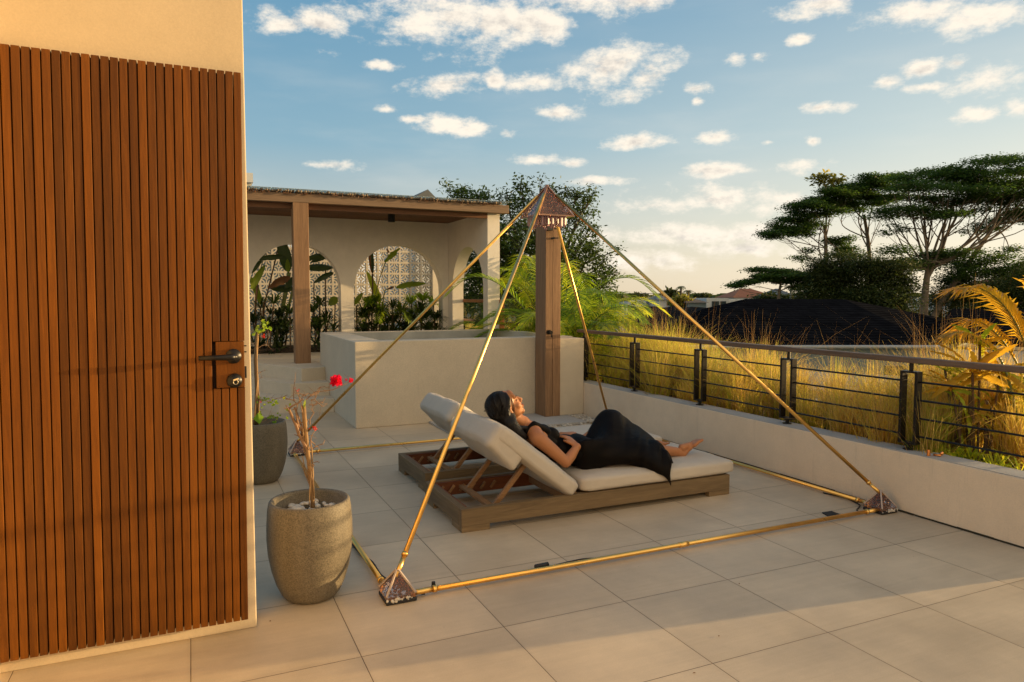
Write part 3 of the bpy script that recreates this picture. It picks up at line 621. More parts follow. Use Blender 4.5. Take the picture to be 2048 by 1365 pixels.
# --- brass pyramid
CX = [(.836, 3.118), (4.035, 3.118), (4.035, 6.40), (.825, 6.38)]
AP = np.array([2.469, 4.80, 2.215])
py = thing('pyramid_frame', 'large open pyramid of thin polished brass tubes standing over the sun loungers', 'pyramid frame', (2.46, 4.8, 0))
for i in range(4):
    o_ = np.array([(0, -.036, 0), (0, 0, 0), (0, -.055, 0), (-.036, 0, 0)][i]); a = np.array([*CX[i], .027])+o_; c_ = np.array([*CX[(i+1)%4], .027])+o_; d = (c_-a)/np.linalg.norm(c_-a)
    q = MB().tube([a+d*.05, a+d*.16], .013, 14).tube([a+d*.16, a+d*.175], .0168, 14).tube([a+d*.175, c_-d*.175], .0125, 16).tube([c_-d*.175, c_-d*.16], .0168, 14).tube([c_-d*.16, c_-d*.05], .013, 14)
    for s_ in (.5,): m_ = a+(c_-a)*s_; q.tube([m_-d*.03, m_+d*.03], .0155, 14)
    q.build('base_tube', M['brass'], py, smooth=True)
    a = np.array([*CX[i], .115]); d = (AP-a)/np.linalg.norm(AP-a); L_ = np.linalg.norm(AP-a)
    MB().tube([a+d*-.02, a+d*.09], .0115, 14).tube([a+d*.09, a+d*.105], .0158, 14).tube([a+d*.105, a+d*(L_-.10)], .0118, 16).build('strut', M['brass'], py, smooth=True)
    s_ = .072; x, y = CX[i]
    bl = MB().bx((x-s_, y-s_, 0), (x+s_, y+s_, .020)).build('corner_foot', M['rubber'], py, bevel=.006)
    z0 = .0215; k = s_-.004
    MB().add([(x-k, y-k, z0), (x+k, y-k, z0), (x+k, y+k, z0), (x-k, y+k, z0), (x-k, y-k, z0+.014), (x+k, y-k, z0+.014), (x+k, y+k, z0+.014), (x-k, y+k, z0+.014), (x, y, z0+.112)],
             [(3, 2, 1, 0)]+[(j, (j+1)%4, 4+(j+1)%4, 4+j) for j in range(4)]+[(4+j, 4+(j+1)%4, 8) for j in range(4)]).build('acrylic_pyramid', M['acryl'], bl)
    q = MB()
    for m_ in range(70):
        h_ = rnd.uniform(0, .07); w = (k-.012)*(1-h_/.125); q.ell((x+rnd.uniform(-w, w)*.9, y+rnd.uniform(-w, w)*.9, z0+.008+h_), (rnd.uniform(.004, .010),)*3, 6, 4)
    q.build('crystal_filling', M['chips'], bl)
    q = MB()
    for sx, sy in ((-1, -1), (1, -1), (1, 1), (-1, 1)): q.bar((x+sx*k, y+sy*k, z0+.018), (x+sx*.004, y+sy*.004, z0+.112), .008, .008)
    q.build('edge_strip', plain('frosted_strip', (.42, .33, .27), .35, var=.1), bl)
    # small chips and light stones along the foot
    q = MB()
    for m_ in range(16): q.ell((x+rnd.uniform(-k, k), y-s_-.001, .016+rnd.uniform(0, .012)), (rnd.uniform(.003, .008),)*3, 6, 4)
    q.build('stone_chip', M['pebble'], bl)
hb = .150; zc = 1.985; za = 2.222
cap = MB()
V4 = [(AP[0]+sx*hb, AP[1]+sy*hb, zc) for sx, sy in ((-1, -1), (1, -1), (1, 1), (-1, 1))]
cap.add(V4+[(AP[0], AP[1], za)]+[(x, y, z-.006) for x, y, z in V4], [(j, (j+1)%4, 4) for j in range(4)]+[(5+j, 5+(j+1)%4, (j+1)%4, j) for j in range(4)]+[(8, 7, 6, 5)])
cp = cap.build('crystal_cap', M['acryl'], py)
q = MB()
for v_ in V4: q.bar(v_, (AP[0], AP[1], za+.004), .020, .007)
for j in range(4): q.bar(V4[j], V4[(j+1)%4], .006, .010)
q.build('cap_edge', plain('frosted_rose_strip', (.34, .19, .13), .25, .3, var=.15), cp)
q = MB()
for m_ in range(420):
    h_ = rnd.random()**1.3*.19; w = (hb-.02)*(1-h_/(za-zc)); q.ell((AP[0]+rnd.uniform(-w, w), AP[1]+rnd.uniform(-w, w), zc+.004+h_), (rnd.uniform(.006, .013), rnd.uniform(.004, .008), rnd.uniform(.004, .007)), 6, 4, np.array(Euler((rnd.random()*3, rnd.random()*3, rnd.random()*3)).to_matrix()))
q.build('crystal_chips', M['chips'], cp)
for ring, cnt in ((.118, 22), (.078, 14)):
    for j in range(cnt):
        a = 2*math.pi*j/cnt+.1*ring; sx = math.cos(a); sy = math.sin(a); k = 1/max(abs(sx), abs(sy)) if ring > .1 else 1
        k = min(k, 1.18); x, y = AP[0]+ring*sx*k, AP[1]+ring*sy*k; L_ = rnd.uniform(.03, .085); w = rnd.uniform(.008, .015)
        MB().tube([(x, y, zc-.008), (x, y, zc-.01-L_*.75), (x+rnd.uniform(-.004, .004), y, zc-.01-L_)], [w, w, .002], 6).build('crystal', M['crystal'], cp)
# --- pots with bare bougainvillea sticks
PC = [(.478, 3.315), (.455, 5.56)]
POTL = ['nearer tall round granite-look planter holding white pebbles and a bare stem', 'farther tall round granite-look planter half hidden by the door wall']
prof = [(.0, .0), (.104, 0), (.116, .006), (.132, .025), (.155, .075), (.174, .14), (.187, .21), (.192, .28), (.191, .35), (.186, .42), (.181, .448), (.175, .456), (.165, .455), (.158, .443), (.156, .37), (.0, .365)]
for (x, y), lab in zip(PC, POTL):
    MBp = MB(); n = 64; ps = prof[1:-1]
    MBp.lathe(ps, (x, y, 0), n)
    o = MBp.build('planter_pot', M['pot'], smooth=True, loc=(x, y, 0)); tag(o, lab, 'planter', 'stone planters by the door wall')
x, y = PC[0]
pb0 = None
for i in range(96):
    r_ = .142*math.sqrt(rnd.random()); a = rnd.uniform(0, 6.28); s_ = rnd.uniform(.012, .021)
    q = MB(); lay = .008+.012*rnd.random()+(.012 if i > 40 else 0); c_ = (x+r_*math.cos(a)*(1-s_/.14*.5), y+r_*math.sin(a)*(1-s_/.14*.5), .378+lay)
    pebble(q, c_, s_); o = q.build('white_pebble', M['pebble'], smooth=True); tag(o, 'smooth white pebble lying in the nearer stone planter', 'pebble', 'pebbles in the planter')
x, y = PC[1]; o = MB().tube([(x, y, .366), (x, y, .39)], .154, 32).build('potting_soil', M['soil']); tag(o, 'dry soil filling the farther stone planter', 'soil')
def leaf(q, p, d, L_, w, nrm=(0, 0, 1), bend=.15):
    p = np.array(p, float); d = np.array(d, float); d /= np.linalg.norm(d); s_ = np.cross(d, nrm); s_ /= np.linalg.norm(s_)+1e-9; n_ = np.cross(s_, d)
    a = p+d*L_*.45+s_*w-n_*L_*bend; c_ = p+d*L_*.45-s_*w-n_*L_*bend; m_ = p+d*L_*.45; e_ = p+d*L_
    q.add([p, a, e_, m_, c_], [(0, 1, 2, 3), (0, 3, 2, 4)])
def twig(q, p, tip, r0, r1, n=6, jit=.012, kids=0, kl=.08, ends=None):
    p = np.array(p, float); tip = np.array(tip, float); pts = [p+(tip-p)*k/n+(np.array([rnd.gauss(0, jit), rnd.gauss(0, jit), rnd.gauss(0, jit)]) if 0 < k < n else 0) for k in range(n+1)]
    q.tube(pts, list(np.linspace(r0, r1, n+1)), 6)
    for k in range(kids):
        b_ = pts[rnd.randint(2, n)]; e_ = b_+np.array([rnd.gauss(0, 1), rnd.gauss(0, 1)*.6, rnd.gauss(.3, .8)])*kl; twig(q, b_, e_, r1*.9, r1*.4, 3, jit*.5)
        if ends is not None: ends.append(e_)
    return pts
def bloom(q, c_, r_, n=70):
    for i in range(n):
        v = np.array([rnd.gauss(0, 1), rnd.gauss(0, 1), rnd.gauss(0, 1)]); v /= np.linalg.norm(v); p = np.array(c_)+v*r_*rnd.uniform(.1, .65)
        leaf(q, p, v+np.array([rnd.gauss(0, .5), rnd.gauss(0, .5), rnd.gauss(0, .5)]), r_*rnd.uniform(.45, .7), r_*.3, nrm=(rnd.gauss(0, 1), rnd.gauss(0, 1), rnd.gauss(0, 1)))
Yp = 3.315
bg_ = thing('bougainvillea', 'nearly bare bougainvillea with a pink bloom in the nearer planter', 'plant', (.49, Yp, .42))
q = MB(); A = lambda x, y, dy=0: ony(x, y, Yp+dy)
q.tube([A(627, 1016), A(621, 960, .01), A(615, 900, .0), A(610, 850, .01), A(607, 812, 0)], [.0085, .009, .009, .0095, .0105], 10)
q.tube([A(622, 1016, .02), A(626, 950, .03), A(623, 890, .02)], [.004, .004, .003], 8)
for k in range(8):
    pts = []; ph = rnd.random()*6; r_ = rnd.uniform(.009, .014); z0, z1 = rnd.uniform(985, 1015), rnd.uniform(830, 930)
    for s_ in np.linspace(0, 1, 12):
        p = A(624-14*s_, z0+(z1-z0)*s_); pts.append(p+[r_*math.cos(ph+s_*4), r_*math.sin(ph+s_*4), 0])
    q.tube(pts, rnd.uniform(.0012, .0026), 5)
q.build('stake', M['stick'], bg_, smooth=True)
q = MB()
twig(q, A(616, 900), A(577, 818), .009, .006, 7, .004, 5, .04); twig(q, A(612, 895, .02), A(589, 815), .007, .004, 7, .005, 4, .04); twig(q, A(607, 870), A(587, 790, .02), .004, .002, 7, .006, 3, .05)
for (ax, ay, bx_, by_, kk) in ((585, 820, 605, 792, 3), (605, 792, 628, 790, 2), (628, 790, 660, 768, 1), (612, 800, 700, 763, 1), (620, 850, 622, 800, 2), (622, 800, 640, 775, 3), (618, 810, 655, 808, 3), (625, 812, 650, 795, 2),
    (590, 800, 560, 797, 2), (577, 820, 568, 815, 1), (620, 880, 640, 900, 1), (618, 905, 650, 880, 1), (618, 900, 632, 850, 3), (622, 1010, 628, 930, 2), (605, 825, 598, 780, 2), (612, 792, 590, 780, 1), (618, 930, 640, 925, 1)):
    twig(q, A(ax, ay, rnd.uniform(-.03, .03)), A(bx_, by_, rnd.uniform(-.03, .03)), .0028, .0012, 5, .006, kk, .035)
q.build('branch', M['twig'], bg_)
q = MB(); bloom(q, A(672, 762, -.01), .030, 150); q.build('bloom', M['flower'], bg_)
q = MB(); bloom(q, A(702, 761), .014, 50); bloom(q, A(692, 760), .009, 18); q.build('bloom', M['flower'], bg_)
q = MB(); bloom(q, A(630, 857), .012, 26); bloom(q, A(619, 857), .006, 10); bloom(q, A(597, 781), .008, 12); bloom(q, A(590, 776), .006, 8); q.build('bloom', M['flower2'], bg_)
q = MB(); leaf(q, A(609, 818, -.015), (.1, -.05, 1), .045, .010, (1, -1, 0), .05)
for (a_, c_) in ((577, 822), (566, 800), (572, 833), (582, 806)): leaf(q, A(a_, c_), (rnd.gauss(0, 1), -.4, rnd.gauss(0, 1)), .018, .006, (0, -1, .3))
q.build('foliage', M['lime'], bg_)
Yp = 5.56
bg2 = thing('bougainvillea', 'thin staked bougainvillea with lime leaves in the farther planter', 'plant', (.45, Yp, .42))
q = MB(); q.tube([A(512, 850), A(514, 780), A(511, 720), A(515, 660)], [.016, .015, .014, .013], 9); q.tube([A(516, 850, -.02), A(518, 800, -.01), A(514, 745)], .006, 6)
q.tube([A(508, 850, -.02), A(511, 800, -.03), A(515, 760, -.02), A(513, 700, -.02)], .004, 6); q.build('stake', M['stick'], bg2, smooth=True)
q = MB()
for (ax, ay, bx_, by_, kk) in ((513, 748, 530, 742, 2), (515, 760, 524, 755, 1), (512, 690, 504, 683, 2), (514, 700, 535, 682, 2), (516, 780, 512, 768, 1), (545, 802, 575, 790, 2), (516, 800, 545, 802, 2), (517, 845, 545, 840, 2)): twig(q, A(ax, ay), A(bx_, by_), .003, .0015, 4, .006, kk, .05)
q.build('branch', M['twig'], bg2)
q = MB()
for (a_, c_, n, s_) in ((512, 662, 10, .022), (527, 656, 16, .022), (535, 654, 8, .02), (530, 806, 8, .014), (548, 806, 10, .018), (517, 800, 6, .012), (545, 838, 10, .016), (552, 834, 6, .014), (518, 826, 4, .02)):
    for i in range(n):
        p = A(a_+rnd.gauss(0, 5), c_+rnd.gauss(0, 5), rnd.gauss(0, .03)); leaf(q, p, (rnd.gauss(0, 1), rnd.gauss(0, .6), rnd.gauss(0, .8)), s_*1.6, s_*.6, (rnd.gauss(0, .5), -1, rnd.gauss(0, .5)))
leaf(q, A(516, 826, -.15), (.1, -.1, -1), .085, .038, (0, -1, .1)); q.build('foliage', M['lime'], bg2)
q = MB(); bloom(q, A(527, 673), .018, 26); q.build('bloom', M['flower2'], bg2)
q = MB(); bloom(q, A(520, 803), .014, 22); q.build('bloom', M['flower'], bg2)
# --- cables, socket plate, little things
def cable(name, pts, r_, label, mt='rubber'):
    P_ = [fl(x, y, z) for x, y, z in pts]; out_ = []
    for i in range(len(P_)-1):
        p0, p1, p2, p3 = P_[max(i-1, 0)], P_[i], P_[i+1], P_[min(i+2, len(P_)-1)]
        for s_ in np.linspace(0, 1, 8, endpoint=False):
            out_.append(.5*((2*p1)+(-p0+p2)*s_+(2*p0-5*p1+4*p2-p3)*s_**2+(-p0+3*p1-3*p2+p3)*s_**3))
    out_.append(P_[-1]); o = MB().tube(out_, r_, 8).build(name, M[mt], smooth=True); return tag(o, label, 'cable')
cable('cable', [(700, 1085, .006), (722, 1108, .006), (745, 1125, .006), (762, 1150, .006), (783, 1163, .012), (800, 1160, .05), (812, 1172, .03), (838, 1186, .012), (850, 1188, .008)], .0048, 'black cable curving behind the nearest pyramid foot')
cable('cable', [(1646, 986, .006), (1690, 996, .006), (1716, 1008, .006), (1719, 1014, .006), (1714, 1020, .006), (1717, 1027, .006), (1705, 1030, .006), (1694, 1033, .006)], .0045, 'thin black cable curling near the pyramid foot by the parapet')
cable('cable', [(1012, 1150, .006), (1032, 1147, .008), (1060, 1142, .006), (1090, 1136, .008), (1130, 1126, .006), (1170, 1118, .008), (1215, 1116, .006), (1290, 1103, .006), (1400, 1080, .006), (1505, 1065, .008), (1560, 1056, .006)], .0042, 'long black cable lying along the front brass tube')
cable('cable', [(1070, 1142, .008), (1085, 1138, .014), (1130, 1130, .012), (1165, 1124, .01), (1150, 1128, .008)], .004, 'short doubled loop of black cable behind the front tube')
a = fl(1083, 1137, 0); o = MB().tube([a+[-.035, 0, .012], a+[.04, .005, .012]], .013, 10).build('cable_plug', M['rubber'], smooth=True); tag(o, 'black plug joint lying on the floor behind the front tube', 'plug')
a = fl(867, 1178, 0); o = MB().tube([a, a+[0, 0, .035]], [.011, .009], 12).build('rubber_stopper', M['rubber'], bevel=.002); tag(o, 'small black rubber stopper beside the front brass tube', 'stopper')
a, c_, d_, e_ = fl(1644, 1027), fl(1663, 1024), fl(1690, 1034), fl(1665, 1039)
o = MB().prism([(p[0], p[1]) for p in (a, c_, d_, e_)], 2, .001, .006).build('floor_socket', M['matte']); tag(o, 'flat black socket plate set on the tiles near the parapet', 'socket')
a = onx(1859, 912, 4.20); b_ = (4.19, a[1], .3905)
o = MB().tube([b_, (b_[0], b_[1], .43)], .011, 14).build('copper_pipe', M['copper']); tag(o, 'short upright copper pipe stub on the parapet top', 'pipe')
a = onx(1877, 910, 4.24); o = MB().tube([(4.22, a[1]+.02, .398), (4.235, a[1]-.02, .398)], .007, 10).ell((4.238, a[1]-.022, .412), (.011, .011, .014), 10, 8).build('copper_fitting', M['copper'], smooth=True); tag(o, 'small rounded copper fitting lying beside the pipe stub', 'fitting')

for x, y, lab in ((541, 1241, 'tiny dry twig scrap on the tiles between the nearer pot and the door wall'), (1478, 1169, 'tiny dry leaf scrap on the shaded tiles, right, before the front brass tube'), (1438, 1271, 'tiny dark leaf scrap on the sunlit tiles at the bottom, farther of two'), (1392, 1346, 'tiny dark leaf scrap on the sunlit tiles at the bottom edge')):
    a = fl(x, y, .002); q = MB(); leaf(q, a, (rnd.gauss(0, 1), rnd.gauss(0, 1), .02), rnd.uniform(.010, .02), .003, bend=-.15); o = q.build('leaf_scrap', M['brownleaf']); tag(o, lab, 'leaf', 'leaf scraps on the tiles')
# ================================================================== vegetation
def spline(P_, n=8):
    P_ = [np.array(p, float) for p in P_]; out_ = []
    for i in range(len(P_)-1):
        p0, p1, p2, p3 = P_[max(i-1, 0)], P_[i], P_[i+1], P_[min(i+2, len(P_)-1)]
        for s_ in np.linspace(0, 1, n, endpoint=False): out_.append(.5*((2*p1)+(-p0+p2)*s_+(2*p0-5*p1+4*p2-p3)*s_**2+(-p0+3*p1-3*p2+p3)*s_**3))
    out_.append(P_[-1]); return out_
def frond(q, stem, path, nl=34, ll=.32, w=.012, fwd_=.75, droop=.35, t0=.18, vee=.25, ragged=.0):
    """pinnate leaf: rachis along path, leaflets on both sides"""
    pts = spline(path, 6); n = len(pts); stem.tube(pts, list(np.linspace(.008, .002, n)*1.2), 5)
    seg = np.array(pts)
    for k in range(nl):
        t_ = t0+(1-t0)*(k+.5)/nl; i = min(int(t_*(n-1)), n-2); fr = t_*(n-1)-i; p = seg[i]*(1-fr)+seg[i+1]*fr
        tg = seg[min(i+2, n-1)]-seg[max(i-1, 0)]; tg /= np.linalg.norm(tg)
        sd_ = np.cross(tg, [0, 0, 1.]); 
        if np.linalg.norm(sd_) < .2: sd_ = np.cross(tg, [.5, -1, .0])
        sd_ /= np.linalg.norm(sd_); un = np.cross(sd_, tg)
        L_ = ll*(math.sin(math.pi*min(1, .18+.80*(k+.5)/nl))**.6)*rnd.uniform(.82, 1.1)
        for s_ in (-1, 1):
            if rnd.random() < ragged: continue
            d = sd_*s_+tg*fwd_*(0.6+.9*t_)+un*vee; d /= np.linalg.norm(d)
            a = p; b_ = p+d*L_*.5+np.array([0, 0, -droop*L_*.12]); e_ = p+d*L_+np.array([rnd.uniform(-.02, .02), rnd.uniform(-.02, .02), -droop*L_*rnd.uniform(.5, 1.1)])
            wv = np.cross(d, un); wv /= np.linalg.norm(wv); wv = wv*w+un*w*.25*s_
            q.add([a-wv*.4, a+wv*.4, b_+wv, b_-wv, e_], [(0, 1, 2, 3), (3, 2, 4)])
def tufts(q, c_, n, L_, w, up_=.5, droop=.5, spread=1.):
    for k in range(n):
        a = rnd.uniform(0, 6.28); e_ = rnd.uniform(-.1, 1.2)*up_+.1; d = np.array([math.cos(a)*spread, math.sin(a)*spread, e_*2]); d /= np.linalg.norm(d); l_ = L_*rnd.uniform(.65, 1.1)
        s_ = np.cross(d, [0, 0, 1.]); s_ /= np.linalg.norm(s_)+1e-9; p = np.array(c_, float); m_ = p+d*l_*.55; t_ = p+d*l_+np.array([0, 0, -droop*l_*.5])
        q.add([p-s_*w*.3, p+s_*w*.3, m_+s_*w, m_-s_*w, t_], [(0, 1, 2, 3), (3, 2, 4)])
def bigleaf(q, base, tip, w, face=(0, -1, .3), sag=.12, torn=0., fold=.25):
    base = np.array(base, float); tip = np.array(tip, float); d = tip-base; L_ = np.linalg.norm(d); d /= L_
    f_ = np.array(face, float); s_ = np.cross(d, f_); s_ /= np.linalg.norm(s_); nrm = np.cross(s_, d); n = 14; v = []
    for i in range(n+1):
        t_ = i/n; ww = w*(math.sin(math.pi*min(1, t_**.8))**.65 if 0 < t_ < 1 else .02); c_ = base+d*L_*t_+nrm*math.sin(math.pi*t_)*sag*L_-np.array([0, 0, 1])*sag*L_*t_*t_*.6
        for k in (-1, -.5, 0, .5, 1):
            jag = 1-(torn*rnd.random() if abs(k) == 1 else 0); v.append(c_+s_*k*ww*jag-nrm*abs(k)*ww*fold+nrm*.006*math.sin(i*2.3+k*4))
    q.add(v, [(i*5+k, i*5+k+1, (i+1)*5+k+1, (i+1)*5+k) for i in range(n) for k in range(4)])
# --- courtyard plants behind the arches (banana-like strelitzia and undergrowth)
YB = 12.0
Z1 = lambda x, y, dy=0: ony(480+x/3.4125, 330+y/3.4125, YB+dy)
def plant(name, label, cat, loc, grp=None): return thing(name, label, cat, loc, grp)
def strel(label, leaves, stems, x0):
    p_ = thing('banana_plant', label, 'plant', (x0, YB, .56), 'banana plants behind the arches')
    for (ax, ay, bx_, by_, w, mt, sag, torn) in leaves:
        q = MB(); dy = rnd.uniform(-.2, .15); bigleaf(q, Z1(ax, ay, dy), Z1(bx_, by_, dy+rnd.uniform(-.1, .1)), w, (rnd.uniform(-.3, .3), -1, rnd.uniform(.1, .7)), sag, torn); q.build('leaf', M[mt], p_, smooth=True)
    for pts, r_, mt in stems: MB().tube(spline([Z1(x, y, .0+.02*k) for k, (x, y) in enumerate(pts)], 4), r_, 7).build('stem', M[mt], p_, smooth=True)
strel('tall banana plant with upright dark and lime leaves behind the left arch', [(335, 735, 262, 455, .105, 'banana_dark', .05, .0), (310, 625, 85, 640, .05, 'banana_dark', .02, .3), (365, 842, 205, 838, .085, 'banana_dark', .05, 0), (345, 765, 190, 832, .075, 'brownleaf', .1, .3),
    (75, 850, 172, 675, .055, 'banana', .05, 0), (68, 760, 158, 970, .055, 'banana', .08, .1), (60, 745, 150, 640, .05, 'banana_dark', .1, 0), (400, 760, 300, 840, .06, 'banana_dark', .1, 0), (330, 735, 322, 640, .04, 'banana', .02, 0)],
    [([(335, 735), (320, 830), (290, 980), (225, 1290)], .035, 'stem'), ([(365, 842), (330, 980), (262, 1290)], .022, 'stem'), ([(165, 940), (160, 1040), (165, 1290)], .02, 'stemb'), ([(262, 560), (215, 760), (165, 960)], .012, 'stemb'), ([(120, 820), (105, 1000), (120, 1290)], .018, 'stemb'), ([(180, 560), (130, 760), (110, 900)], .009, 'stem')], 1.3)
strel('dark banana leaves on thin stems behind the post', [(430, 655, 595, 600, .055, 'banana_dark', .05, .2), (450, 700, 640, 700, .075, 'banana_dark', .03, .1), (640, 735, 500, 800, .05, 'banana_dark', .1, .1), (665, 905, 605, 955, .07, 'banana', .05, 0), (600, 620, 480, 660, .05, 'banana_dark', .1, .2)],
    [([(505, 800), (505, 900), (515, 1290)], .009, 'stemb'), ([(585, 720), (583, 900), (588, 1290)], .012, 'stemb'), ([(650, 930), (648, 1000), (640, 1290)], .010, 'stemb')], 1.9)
strel('banana plant with one lime and one drooping leaf behind the right arch', [(905, 745, 882, 530, .045, 'brownleaf', .04, .1), (907, 740, 898, 560, .03, 'banana_dark', .04, .1), (960, 945, 862, 712, .062, 'lime', .06, .1), (1062, 838, 1270, 800, .07, 'banana', .08, .25), (985, 665, 1095, 560, .06, 'banana', .06, .6), (1050, 832, 1005, 850, .02, 'brownleaf', .0, .1), (778, 955, 838, 868, .045, 'banana', .05, 0), (1020, 600, 1000, 570, .03, 'brownleaf', .0, .3)],
    [([(905, 745), (905, 850), (895, 1290)], .014, 'stemb'), ([(1000, 650), (950, 790), (905, 1000), (900, 1290)], .008, 'stem'), ([(1010, 850), (980, 900), (950, 1290)], .008, 'stem'), ([(795, 960), (798, 1100), (800, 1290)], .014, 'stemb')], 2.9)
def bushes(label, spots, mt, mt2, loc):
    p_ = thing('shrub', label, 'shrub', loc, 'undergrowth behind the arches')
    q = MB(); q2 = MB(); st_ = MB()
    for (x, y, n, L_) in spots:
        c_ = Z1(x, y, rnd.uniform(-.2, .1)); tufts(q if rnd.random() < .6 else q2, c_, n, L_*1.35, .013, .6, .6)
        st_.tube([c_, c_+[rnd.uniform(-.08, .08), 0, -(c_[2]-.56)]], .012, 5)
        for k in range(3):
            d_ = c_+[rnd.uniform(-.15, .15), rnd.uniform(-.12, .12), -rnd.uniform(.1, .45)]; tufts(q2, d_, n//2, L_*1.25, .014, .5, .6)
    q.build('leaves', M[mt], p_); q2.build('leaves', M[mt2], p_); st_.build('stem', M['stemb'], p_)
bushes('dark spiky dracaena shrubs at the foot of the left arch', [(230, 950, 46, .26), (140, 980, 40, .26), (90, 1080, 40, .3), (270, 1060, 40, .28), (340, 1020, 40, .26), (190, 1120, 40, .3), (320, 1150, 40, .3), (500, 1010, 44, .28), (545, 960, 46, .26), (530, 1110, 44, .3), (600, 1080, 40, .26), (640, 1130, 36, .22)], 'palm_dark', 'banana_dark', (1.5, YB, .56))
bushes('green spiky shrubs and small palms filling the right arch', [(880, 960, 60, .26), (930, 940, 50, .24), (860, 1040, 50, .28), (960, 1020, 60, .3), (1040, 980, 50, .26), (1100, 1000, 50, .28), (1170, 950, 50, .26), (1245, 930, 60, .26), (1230, 1020, 60, .3), (1320, 960, 50, .26), (1330, 1060, 60, .28), (1400, 1040, 50, .26), (1150, 1060, 60, .28), (1040, 1080, 50, .28), (1440, 1090, 44, .24)], 'palm', 'palm_dark', (3.2, YB, .56))
pl_ = thing('small_palm', 'small feathery palm among the shrubs behind the right arch', 'palm', (3.1, YB, .56)); q, s_ = MB(), MB()
for k in range(12):
    a = rnd.uniform(0, 6.28); L_ = rnd.uniform(.45, .65); c_ = np.array([3.1, YB-.05, .75]); e_ = np.array([math.cos(a), math.sin(a)*.6, 0]); frond(q, s_, [c_, c_+e_*L_*.4+[0, 0, .35], c_+e_*L_*.8+[0, 0, .40], c_+e_*L_*1.1+[0, 0, .22]], 22, .2, .007)
q.build('frond_leaflets', M['palm'], pl_); s_.build('frond_stem', M['stem'], pl_)
# --- areca palms between pool and railing bed
def areca(label, c_, nf, L0, mt, mt2, seed, hgt=1.0, grp='areca palms beside the pool', dirs=None):
    rnd.seed(seed); c_ = np.array(c_, float); p_ = thing('areca_palm', label, 'palm', c_, grp); A_, B_, s_ = MB(), MB(), MB()
    for k in range(nf):
        a = dirs[k%len(dirs)]+rnd.gauss(0, .35) if dirs else rnd.uniform(0, 6.28)
        L_ = L0*rnd.uniform(.7, 1.1); el_ = rnd.uniform(.55, 1.35); e_ = np.array([math.cos(a), math.sin(a), 0]); b_ = c_+[rnd.gauss(0, .06), rnd.gauss(0, .06), 0]; h_ = hgt*math.sin(el_)
        P1 = b_+e_*L_*.12+[0, 0, L_*.35*h_]; P2 = b_+e_*L_*(.28+.3*math.cos(el_))+[0, 0, L_*.70*h_]; P3 = b_+e_*L_*(.5+.45*math.cos(el_))+[0, 0, L_*.78*h_]; P4 = b_+e_*L_*(.68+.55*math.cos(el_))+[0, 0, L_*.62*h_]
        frond(A_ if rnd.random() < .6 else B_, s_, [b_, P1, P2, P3, P4], 46, .40*L0/1.6, .0095, droop=.4, vee=.35)
    for k in range(5): s_.tube([c_+[rnd.gauss(0, .07), rnd.gauss(0, .07), -.1], c_+[rnd.gauss(0, .1), rnd.gauss(0, .1), L0*.35]], .018, 7)
    A_.build('frond_leaflets', M[mt], p_); B_.build('frond_leaflets', M[mt2], p_); s_.build('frond_stem', M['stem'], p_); return p_
areca('areca palm with tall upright fronds right beside the white column', (4.88, 9.2, .31), 26, 1.6, 'palm', 'palm_lime', 3, 1.45, dirs=[1.5, .3, 1.0, -.7, 1.8])
areca('dense dark green areca palm behind the shower column', (4.75, 8.5, .31), 28, 1.25, 'palm', 'palm_lime', 5, 1.2, dirs=[.8, 1.6, 2.3, -1.5, -2.2])
areca('yellow green areca palm just right of the shower column', (4.88, 8.4, .31), 24, .98, 'palm_lime', 'palm', 8)
areca('low spreading areca palm over the far corner of the railing', (4.85, 7.9, .31), 16, .62, 'palm_lime', 'palm_lime', 12)
areca('areca palm behind the side arch', (5.0, 10.9, .31), 16, 1.1, 'palm', 'palm_dark', 15)
rnd.seed(21)
# --- fountain grass along the bed (stuff)
def grassmesh(name, clumps, per, seed, mat, wid=.0028, lean=.55):
    g = np.random.default_rng(seed); n = len(clumps)*per
    C_ = np.repeat(np.array([c_[:3] for c_ in clumps]), per, 0); Hh = np.repeat(np.array([c_[3] for c_ in clumps]), per)
    base = C_+np.c_[g.normal(0, .045, n), g.normal(0, .045, n), np.zeros(n)]
    a = g.uniform(0, 2*np.pi, n); ln = np.abs(g.normal(0, lean, n)); h = Hh*g.uniform(.55, 1.08, n)
    dx, dy = np.cos(a), np.sin(a); bend = g.uniform(.25, 1., n); K = 5; V = []; 
    side = np.c_[-dy, dx, np.zeros(n)]+g.normal(0, .5, (n, 3)); side /= np.linalg.norm(side, axis=1)[:, None]
    for k in range(K):
        t_ = k/(K-1); out_ = h*ln*(t_*.45+bend*t_**2.6*.6); z = h*(t_-.22*ln*bend*t_**3); w = wid*(1-t_*.85)
        c_ = base+np.c_[dx*out_, dy*out_, z]; V += [c_-side*w, c_+side*w]
    V = np.stack(V, 1).reshape(-1, 3); idx = np.arange(n)*2*K
    Fc = np.concatenate([np.c_[idx+2*k, idx+2*k+1, idx+2*k+3, idx+2*k+2] for k in range(K-1)])
    return fast(name, V, Fc, M[mat])
cl = []; y = 2.75
while y < 13:
    for x in (4.47, 4.78, 5.1, 5.4):
        if y < 3.0 and rnd.random() < .5: continue
        hh_ = float(np.interp(y, [2.7, 3.2, 3.8, 4.6, 5.6, 6.4, 7.2, 13], [.52, .64, .52, .45, .49, .60, .70, .55]))
        cl.append((x+rnd.uniform(-.12, .12), y+rnd.uniform(-.15, .15), .30, (hh_+.07*math.sin(y*5.1+x*3)+rnd.uniform(-.11, .11))*(1.0 if x > 4.6 else .85)))
    y += .33
